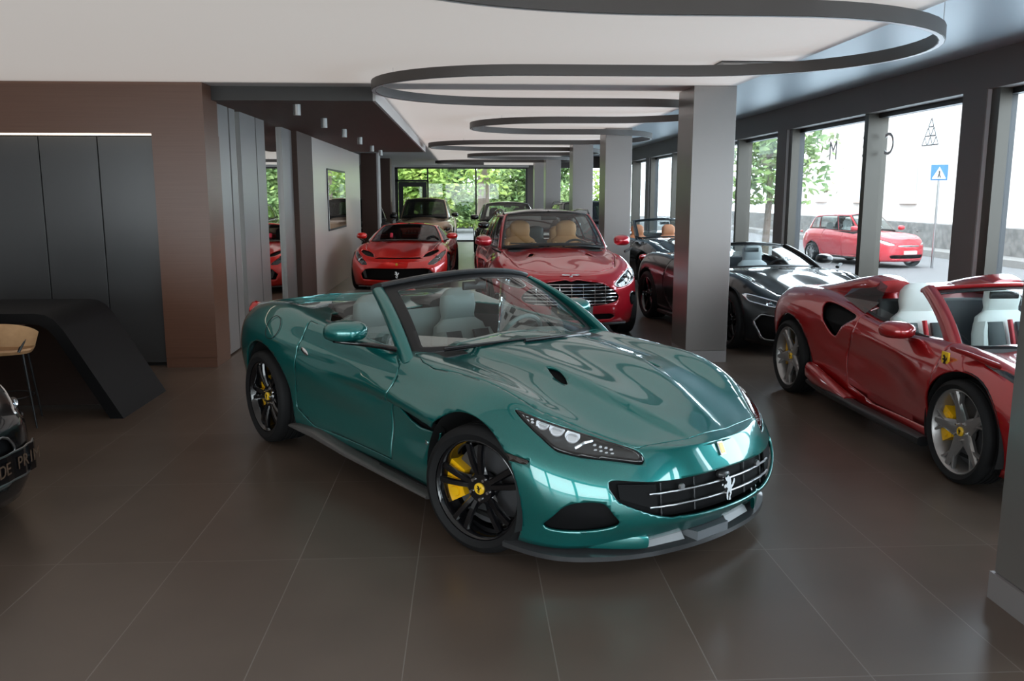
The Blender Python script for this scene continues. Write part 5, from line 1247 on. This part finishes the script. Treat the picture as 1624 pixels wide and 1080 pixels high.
# ---- dark cars ---------------------------------------------------------------
P_black = flake_paint('black paint', (.0025, .0025, .003), (.004, .004, .0045), 0., .3); P_black.node_tree.nodes['Principled BSDF'].inputs['Coat IOR'].default_value = 1.4; P_black.node_tree.nodes['Principled BSDF'].inputs['Specular IOR Level'].default_value = .2
P_teal = flake_paint('blue black paint', (.006, .012, .016), (.012, .02, .026), .4, .25)
P_beige = flake_paint('champagne paint', (.55, .36, .23), (.66, .45, .30), .5, .3)
P_brownb = flake_paint('dark bronze paint', (.020, .014, .010), (.035, .026, .020), .4, .25)
M_cognac = mat('cognac leather', (.60, .22, .10), .5)
M_greyleather = mat('pale grey leather', (.36, .38, .39), .5)
def build_roadster():
    root = empty('roadster_car', (3.84, 11.65, 0), -1.42, 'glossy black open roadster with grey seats between the first column and street windows', 'car')
    g = coupe(root, P_black, P_black, nu=150, H=1.18, closed=False, seat=M_greyleather, R=.35, open_=[
        ('headlight', 'yz', [(.46, .60), (.84, .705), (.88, .69), (.86, .62), (.70, .575), (.50, .565)], -.03, M_lampdark, (M_lampchrome, .012, 'lamp_rim')),
        ('front_intake', 'yz', [(.50, .20), (.56, .47), (.80, .50), (.86, .40), (.78, .20)], -.05, M_mesh, (M_steel, .010)),
        ('grille_opening', 'yz', [(0, .46), (.36, .46), (.44, .40), (.40, .22), (0, .2), (-.2, .2), (-.2, .46)], -.05, M_mesh, None)])
    return root
build_roadster()
def build_conv():
    root = empty('convertible_car', (4.15, 18.25, 0), -1.42, 'black convertible with cognac orange seats behind the red sport utility car', 'car')
    g = coupe(root, P_teal, P_black, nu=130, H=1.33, closed=False, seat=M_cognac, dz=.06, mirror_z=1.06, open_=[
        ('headlight', 'yz', [(.42, .66), (.80, .755), (.87, .76), (.86, .71), (.66, .655), (.46, .635)], -.03, M_lampdark, (M_lampchrome, .008, 'lamp_rim')),
        ('grille_opening', 'yz', [(.03, .60), (.36, .60), (.40, .52), (.34, .36), (.06, .34), (.03, .4)], -.05, M_mesh, (M_gloss_black, .015)),
        ('front_intake', 'yz', [(.52, .22), (.56, .38), (.80, .42), (.84, .3), (.78, .2)], -.04, M_mesh, None)])
build_conv()
SUV_OPEN = [('grille_opening', 'yz', [(0, .78), (.44, .78), (.50, .70), (.44, .50), (0, .48), (-.2, .48), (-.2, .78)], -.05, M_mesh, (M_gloss_black, .015)),
            ('headlight', 'yz', smooth_poly([(.58, .73), (.70, .79), (.86, .83), (.89, .78), (.80, .72), (.66, .70)], 3), -.04, M_lampdark, None),
            ('lower_grille', 'yz', [(0, .38), (.7, .38), (.8, .34), (.7, .28), (0, .28), (-.2, .28), (-.2, .38)], -.04, M_mesh, None)]
def suv_at(x, y, ph, lb, paint, roof, **k):
    root = empty('sport_utility_car', (x, y, 0), ph, lb, 'car'); g = suv(root, paint, roof, open_=k.pop('open_', SUV_OPEN), nu=k.pop('nu', 100), **k); return root, g
r_, g_ = suv_at(-1.36, 29.2, -1.585, 'champagne beige sport utility car in front of the glass door at the far end', P_beige, P_beige, H=1.72, W=.98, hz=.12, mirror_m=M_gloss_black, rails=M_steel)
grille_bars(r_, g_, [], 0, M_chrome, .012, .0, vert=[-.4 + .1 * k for k in range(9)], zlim=(.50, .77))
suv_at(1.20, 26.0, -1.56, 'dark bronze sport utility car at the far end below the far window', P_brownb, P_brownb, H=1.62, mirror_m=M_gloss_black, seat=M_dkleather)
suv_at(1.32, 19.3, -1.545, 'near-black car with bright roof rails directly behind the red sport utility car', P_brownb, P_black, H=1.44, mirror_m=M_gloss_black, rails=M_steel)
suv_at(3.30, 24.2, -1.50, 'dark green-black sport utility car half hidden behind the second column', P_teal, P_teal, H=1.66, rails=M_steel)
suv_at(-3.35, 27.0, -1.35, 'black off-road car with round headlights beyond the dark wood columns on the left', P_black, P_black, H=1.70, hz=.15, open_=[('headlight', 'yz', [(.62 + .11 * math.cos(a * PI / 8), .80 + .11 * math.sin(a * PI / 8)) for a in range(16)], -.04, M_lampdark, (M_chrome, .02, 'lamp_rim')), ('grille_opening', 'yz', [(0, .92), (.40, .92), (.40, .66), (0, .66), (-.2, .66), (-.2, .92)], -.04, M_mesh, (M_chrome, .015))])
def build_left_black():
    root = empty('coupe_car', (-3.5, 22.9 + 2.9, 0), -1.50, 'black low car beside the end of the pale grey wall on the left', 'car')
    return root
# black saloon whose nose reaches in at the lower left
def build_plate_car():
    root = empty('saloon_car', (-4.76, 5.06, 0), -.36, 'glossy black car whose front corner with dark lettered plate reaches in at lower left', 'car')
    g = coupe(root, P_black, P_black, nu=150, H=1.38, dz=.06, open_=[
        ('headlight', 'yz', [(.62, .62), (.74, .68), (.88, .72), (.90, .64), (.84, .56), (.70, .56)], -.03, M_lampdark, (M_chrome, .010, 'lamp_rim')),
        ('grille_opening', 'yz', [(0, .54), (.45, .54), (.52, .46), (.45, .26), (0, .25), (-.2, .25), (-.2, .54)], -.04, M_mesh, (M_steel, .010))])
    b = MB(); ys_ = np.linspace(.30, .70, 9); top_ = [front_any(g, yy, .44, .02) for yy in ys_]; bot_ = [front_any(g, yy, .29, .02) for yy in ys_]
    for k in range(8): b.add([bot_[k], bot_[k + 1], top_[k + 1], top_[k]], [(0, 1, 2, 3)])
    pl_ = b.build('show_plate', M_gloss_black, root, True, solid=.01)
    for row in (top_, bot_):
        b = MB(); b.tube(row, .006, 6); b.build('plate_frame', M_steel, pl_)
    a, c = front_any(g, .36, .365, .026), front_any(g, .64, .365, .026)
    word('DE PRIM', .10, .060, mat('bronze lettering', (.12, .075, .05), .5, .3), pl_, (a + c) / 2 + np.array([.012, 0, 0]), c - a)
    return root, g
PCR, PCG = build_plate_car()
# red people carrier in the street
def build_mpv():
    P_mpv = mat('red street car paint', (.62, .05, .07), .3, 0, .6)
    root, g = suv_at(12.75, 27.4, -1.30, 'red people carrier with a white number plate parked in the street outside', P_mpv, P_mpv, H=1.66, W=.90, hz=.05, m_rim=M_steel, nose=2.30, seat=M_greyleather, R=.32, open_=[
        ('headlight', 'yz', smooth_poly([(.50, .74), (.64, .80), (.82, .88), (.86, .82), (.76, .74), (.62, .71)], 3), -.03, M_lampchrome, None),
        ('grille_opening', 'yz', [(0, .72), (.4, .71), (.44, .69), (.4, .67), (0, .67), (-.2, .67), (-.2, .72)], -.02, M_mesh, (M_chrome, .012)),
        ('lower_grille', 'yz', [(0, .42), (.62, .42), (.7, .36), (.6, .30), (0, .30), (-.2, .3), (-.2, .42)], -.03, M_mesh, None)])
    root.location.z = -.36; root.scale = (.92, .92, .97)
    p = front_any(g, 0, .50, .02); b = MB(); b.box(p[0] - .01, p[0] + .006, -.26, .26, .44, .55); b.build('number_plate', mat('white plate', (.85, .86, .88), .4), root, False)
build_mpv()
# ------------------------------------------------------------------ what sets single parts apart
for o in list(bpy.data.objects):
    if o.parent is None or 'label' in o: continue
    n = o.name.split('.')[0]
    if n == 'brake_caliper': o['label'] = 'yellow brake caliper'
    elif n == 'center_cap': o['label'] = 'yellow centre cap with black emblem'
    elif n == 'horse_emblem': o['label'] = 'silver horse emblem'
    elif n == 'grille_bar': o['label'] = 'bright metal grille bar'
    elif n == 'wing_badge': o['label'] = 'silver winged badge'
    elif n == 'fender_shield': o['label'] = 'yellow shield badge'
    elif n == 'tail_light': o['label'] = 'red tail light'
    elif n == 'seat_stripe': o['label'] = 'red stripe down the backrest'
    elif n == 'seat_insert': o['label'] = 'dark backrest insert'
    elif n == 'headlight_lens': o['label'] = 'clear headlight lens'
# ------------------------------------------------------------------ street outside
M_asph = mat('sunlit asphalt', (.17, .175, .185), .8)
M_pave = mat('pale pavement', (.24, .235, .23), .8)
M_facade = mat('pale pink facade', (.75, .69, .66), .8)
def stone_mat():
    m = mat('rubble stone wall', (.5, .5, .5), .85); nt, N, L, b = nodes(m)
    tc = N.new('ShaderNodeTexCoord'); vo = N.new('ShaderNodeTexVoronoi'); vo.inputs['Scale'].default_value = 5.0; vo.feature = 'F1'
    L.new(tc.outputs['Object'], vo.inputs[0]); rp = N.new('ShaderNodeValToRGB'); rp.color_ramp.elements[0].color = (.24, .235, .23, 1); rp.color_ramp.elements[1].color = (.12, .12, .12, 1)
    L.new(vo.outputs['Distance'], rp.inputs[0]); L.new(rp.outputs[0], b.inputs['Base Color']); return m
st('street', M_asph, (5.85, 60, -30, 90, -.5, -.36), (-40, 5.85, YB + .4, 90, -.5, -.30), (-40, 5.85, -30, -4.5, -.5, -.2))
st('pavement', M_pave, (5.8, 7.3, -4.2, YB + .3, -.36, -.16))
mb = MB(); mb.box(17.6, 18.1, 10, 60, -.36, .75); tag(mb.build('stone_wall', stone_mat(), None, False), 'low rubble stone wall along the far side of the street', 'wall')
mb = MB(); mb.box(16.6, 17.6, 10, 60, -.36, -.14); tag(mb.build('kerb', M_pave, None, False), kind='structure')
bd = empty('street_building', (23, 32, -.3), 0, 'pale pink building across the street behind the stone wall', 'building')
b = MB(); b.box(0, 6, -24, 30, 0, 12); b.build('facade', M_facade, bd, False)
for i in range(9):
    b = MB(); yy = -22 + i * 5.6; b.box(-.06, .02, yy, yy + 1.6, 1.8, 3.5); wd = b.build('building_window', mat('distant window', (.55, .58, .6), .2), bd, False)
    b = MB(); b.box(-.22, 0, yy - .1, yy + 1.7, 1.68, 1.8); b.build('window_sill', mat('salmon stone', (.85, .62, .55), .8), wd, False)
b = MB(); b.box(-.5, 0, -10.5, -6.5, 4.0, 4.3); b.build('awning', mat('salmon awning', (.82, .45, .36), .7), bd, False)
# crossing sign
sg = empty('crossing_sign', (14.1, 25.5, -.36), 0, 'blue square pedestrian crossing sign on a pole across the street', 'sign')
b = MB(); b.cyl((0, 0, 0), (0, 0, 3.0), .035, .035, 10); b.build('pole', M_steel, sg)
M_signblue = mat('sign blue', (.05, .20, .45), .4)
d = Vector((-.5, -.866, 0)); u = Vector((.866, -.5, 0))
def signquad(pts, off, m, nm, par):
    b = MB(); b.add([u * a + Vector((0, 0, c)) + d * off for a, c in pts], [tuple(range(len(pts)))]); return b.build(nm, m, par, solid=.012)
pl = signquad([(-.23, 2.62), (.23, 2.62), (.23, 3.08), (-.23, 3.08)], .04, M_signblue, 'sign_plate', sg)
signquad([(-.19, 2.67), (.19, 2.67), (0, 3.02)], .062, mat('sign white', (.9, .9, .9), .5), 'white_triangle', pl)
b = MB()
for P_ in ([(-.015, 2.84), (.02, 2.84), (.02, 2.90), (-.015, 2.90)], [(-.04, 2.70), (-.015, 2.70), (.025, 2.84), (-.01, 2.84)], [(.025, 2.70), (.055, 2.70), (.025, 2.79), (.005, 2.79)]):
    b.add([u * a + Vector((0, 0, c)) + d * .08 for a, c in P_], [tuple(range(4))])
b.build('walking_figure', M_gloss_black, pl, False)
# lettering on the street-side pane, read from outside
M_film = mat('grey window film', (.62, .62, .62), .7)
dz = tag(empty('window_lettering', (5.692, 9.5, 0)), 'faint grey letters and triangle logo stuck high on the big street window', 'lettering')
def onpane(y): return y - 9.5
for ch, yy in (('M', 13.4), ('E', 12.3), ('C', 11.6)):
    o = letters(ch, .42, M_film, dz, frame((-.004, onpane(yy), 2.50), (0, 1, 0), (0, 0, 1)), 'letter', .001)
b = MB()
for r_, n_ in ((0, 1), (1, 2), (2, 3)):
    for c_ in range(n_):
        cy, cz = onpane(10.55) + (c_ - (n_ - 1) / 2) * .13, 2.66 - r_ * .11
        for (a1, b1), (a2, b2) in (((-.06, 0), (0, .1)), ((0, .1), (.06, 0)), ((.06, 0), (-.06, 0))): b.cyl((-.004, cy + a1, cz + b1), (-.004, cy + a2, cz + b2), .008, .008, 6)
b.build('triangle_logo', M_film, dz)
# trees beyond the far glazing
def leaf_mat(name, c1, c2):
    m = mat(name, c1, .6); nt, N, L, b = nodes(m); oi = N.new('ShaderNodeTexNoise'); tc = N.new('ShaderNodeTexCoord'); L.new(tc.outputs['Object'], oi.inputs[0]); oi.inputs['Scale'].default_value = 1.1; oi.inputs['Detail'].default_value = 4
    mx = N.new('ShaderNodeValToRGB'); mx.color_ramp.elements[0].color = (*c1, 1); mx.color_ramp.elements[0].position = .35; mx.color_ramp.elements[1].color = (*c2, 1); mx.color_ramp.elements[1].position = .65
    L.new(oi.outputs['Fac'], mx.inputs[0]); L.new(mx.outputs[0], b.inputs['Base Color']); b.inputs['Transmission Weight'].default_value = 0; b.inputs['Subsurface Weight'].default_value = 0
    return m
M_leaf = leaf_mat('fresh leaves', (.13, .26, .04), (.42, .54, .12)); M_leaf2 = leaf_mat('soft green leaves', (.14, .26, .09), (.34, .46, .17)); M_bark = mat('pale bark', (.25, .20, .165), .8)
def tree(x, y, h, cr_, n, m, lb, trunk=.22, seed=1, z0=.8):
    rnd = random.Random(seed); r = empty('leafy_tree', (x, y, -.3), 0, lb, 'tree', None)
    b = MB(); b.tube([(0, 0, 0), (.1, .05, h * .35), (-.05, 0, h * .7), (.1, 0, h * .95)], [trunk, trunk * .85, trunk * .6, trunk * .25], 10); b.build('trunk', M_bark, r)
    b = MB()
    for k in range(6):
        a = rnd.uniform(0, 2 * PI); zz = h * rnd.uniform(.4, .8); b.tube([(0, 0, zz), (math.cos(a) * cr_ * .4, math.sin(a) * cr_ * .4, zz + .5), (math.cos(a) * cr_ * .8, math.sin(a) * cr_ * .8, zz + .4)], [trunk * .35, trunk * .2, .02], 6)
    b.build('branches', M_bark, r)
    v = []; f = []; cl = [(rnd.gauss(0, cr_ * .5), rnd.gauss(0, cr_ * .4), rnd.uniform(z0, h)) for _ in range(60)]
    for k in range(n):
        c = cl[rnd.randrange(60)]; p = Vector((c[0] + rnd.gauss(0, .42), c[1] + rnd.gauss(0, .42), max(z0, c[2] + rnd.gauss(0, .38))))
        u_ = Vector((rnd.gauss(0, 1), rnd.gauss(0, 1), rnd.gauss(0, .6))).normalized(); w_ = u_.orthogonal().normalized(); q = rnd.uniform(.09, .20); i = len(v)
        v += [p - u_ * q, p + w_ * q * .5, p + u_ * q, p - w_ * q * .5]; f.append((i, i + 1, i + 2, i + 3))
    obj('foliage', v, f, m, r, False)
tree(-2.4, 40.6, 6, 1.0, 9000, M_leaf, 'bright green leafy tree behind the glass entrance door at the far end', .2, 3, .7)
tree(.66, 38.2, 7, .8, 900, M_leaf, 'tree with a thick pale trunk at the middle of the far window', .30, 5, 2.2)
tree(3.6, 46.5, 6.5, 2.0, 14000, M_leaf2, 'broad soft green tree filling the right part of the far window', .2, 8, .9)
tree(-1.2, 50.6, 7, 2.4, 14000, M_leaf2, 'green tree standing behind the trunk outside the far window', .2, 9, .6)
tree(9.6, 27.5, 6, 1.4, 2500, M_leaf2, 'slim street tree outside the second street window', .12, 12, 1.9)
rnd = random.Random(21); v_ = []; f_ = []
for k in range(16000):
    p = Vector((rnd.uniform(-9, 10), rnd.gauss(0, .4), min(3.6, abs(rnd.gauss(0, 1.6)) + .1))); u_ = Vector((rnd.gauss(0, 1), rnd.gauss(0, .7), rnd.gauss(0, .8))).normalized(); w_ = u_.orthogonal().normalized(); q = rnd.uniform(.09, .2); i = len(v_)
    v_ += [p - u_ * q, p + w_ * q * .5, p + u_ * q, p - w_ * q * .5]; f_.append((i, i + 1, i + 2, i + 3))
hg = tag(obj('hedge', v_, f_, M_leaf, None, False), 'tall green hedge in front of the white garden wall outside the far window', 'hedge', kind='stuff'); hg.location = (0, 56.5, -.3)
b = MB(); b.box(-8, 9, 58, 58.2, -.3, 1.3); tag(b.build('garden_wall', mat('white garden wall', (.9, .89, .92), .8), None, False), 'white garden wall beyond the trees outside the far window', 'wall')
gt = empty('metal_gate', (1.15, 42.8, -.3), 0, 'pale sheet gate with thin dark rails beside the trunk outside the far window', 'gate')
b = MB(); b.box(-.3, .95, -.02, .02, .05, 1.3); b.build('gate_sheet', mat('pale gate sheet', (.82, .80, .84), .6), gt, False)
for zz in (.1, .75, 1.3):
    b = MB(); b.box(-.5, .75, -.04, -.02, zz, zz + .03); b.build('gate_rail', M_satin_black, gt, False)
for xx in (-.5, .75):
    b = MB(); b.box(xx - .03, xx + .03, -.04, .04, 0, 1.45); b.build('gate_post', M_satin_black, gt, False)

# ------------------------------------------------------------------ light
w = bpy.data.worlds.new('daylight'); SC.world = w; w.use_nodes = True
bg = w.node_tree.nodes['Background']; bg.inputs[0].default_value = (.84, .93, 1., 1); bg.inputs[1].default_value = 5.0
def area(name, loc, rot, sx, sy, energy=0, col=(1, 1, 1), portal=False, parent=None):
    l = bpy.data.lights.new(name, 'AREA'); l.shape = 'RECTANGLE'; l.size = sx; l.size_y = sy; l.energy = energy; l.color = col
    if portal: l.cycles.is_portal = True
    o = bpy.data.objects.new(name, l); COL.objects.link(o); o.location = loc; o.rotation_euler = rot; return o
area('daylight_portal', (5.85, 14.9, 1.46), (0, PI / 2, 0), 2.93, 38, portal=True)
area('daylight_portal', (-1.5, -4.45, 1.4), (PI / 2, 0, 0), 15.2, 2.75, portal=True)
area('daylight_portal', (1.3, YB + .3, 1.44), (-PI / 2, 0, 0), 8.3, 2.88, portal=True)
# added area lamps under the ceiling brighten it; the ribbon itself is unlit
for x0, y0, y1, k in ((-8.8, -3.8, 4.25, .8), (-8.8, 4.3, 9.28, 1.45), (-.93, 9.8, 34.0, 1.6)):
    area('ceiling_fill', ((x0 + 2.8) / 2, (y0 + y1) / 2, 2.945), (PI, 0, 0), 2.8 - x0, y1 - y0, k * (2.8 - x0) * (y1 - y0), (1., .925, .86))
# added fill lamp at the unseen front glazing, brightens the car fronts
area('front_fill', (-1.6, -4.5, 1.5), (PI / 2, 0, 0), 14.4, 2.5, 300, (.96, .98, 1.))
area('street_daylight', (6.45, 14.0, 1.75), (0, PI / 2 - .55, 0), 2.5, 36, 1700, (.68, .85, 1.))
sl = bpy.data.lights.new('sun', 'SUN'); sl.energy = 1.5; sl.angle = .05; so = bpy.data.objects.new('sun', sl); COL.objects.link(so); so.rotation_euler = (0, math.radians(-38), math.radians(12))
# ------------------------------------------------------------------ camera
cam = bpy.data.cameras.new('camera'); co = bpy.data.objects.new('camera', cam); COL.objects.link(co)
cam.sensor_fit = 'HORIZONTAL'; cam.sensor_width = 36; cam.lens = 1366.5 / 1624 * 36; cam.clip_end = 300
yaw, pit = .0519, .1676
fw = Vector((math.sin(yaw) * math.cos(pit), math.cos(yaw) * math.cos(pit), -math.sin(pit)))
co.location = (0, 0, 1.839); co.rotation_euler = fw.to_track_quat('-Z', 'Y').to_euler()
SC.camera = co
SC.view_settings.view_transform = 'Standard'; SC.view_settings.look = 'None'; SC.view_settings.gamma = 1; SC.view_settings.use_curve_mapping = False
SC.view_settings.exposure = 0.
SC.cycles.use_denoising = True
SC.cycles.max_bounces = 10; SC.cycles.transparent_max_bounces = 24; SC.cycles.diffuse_bounces = 4; SC.cycles.glossy_bounces = 4
SC.cycles.caustics_reflective = False; SC.cycles.caustics_refractive = False
SC.cycles.sample_clamp_indirect = 6
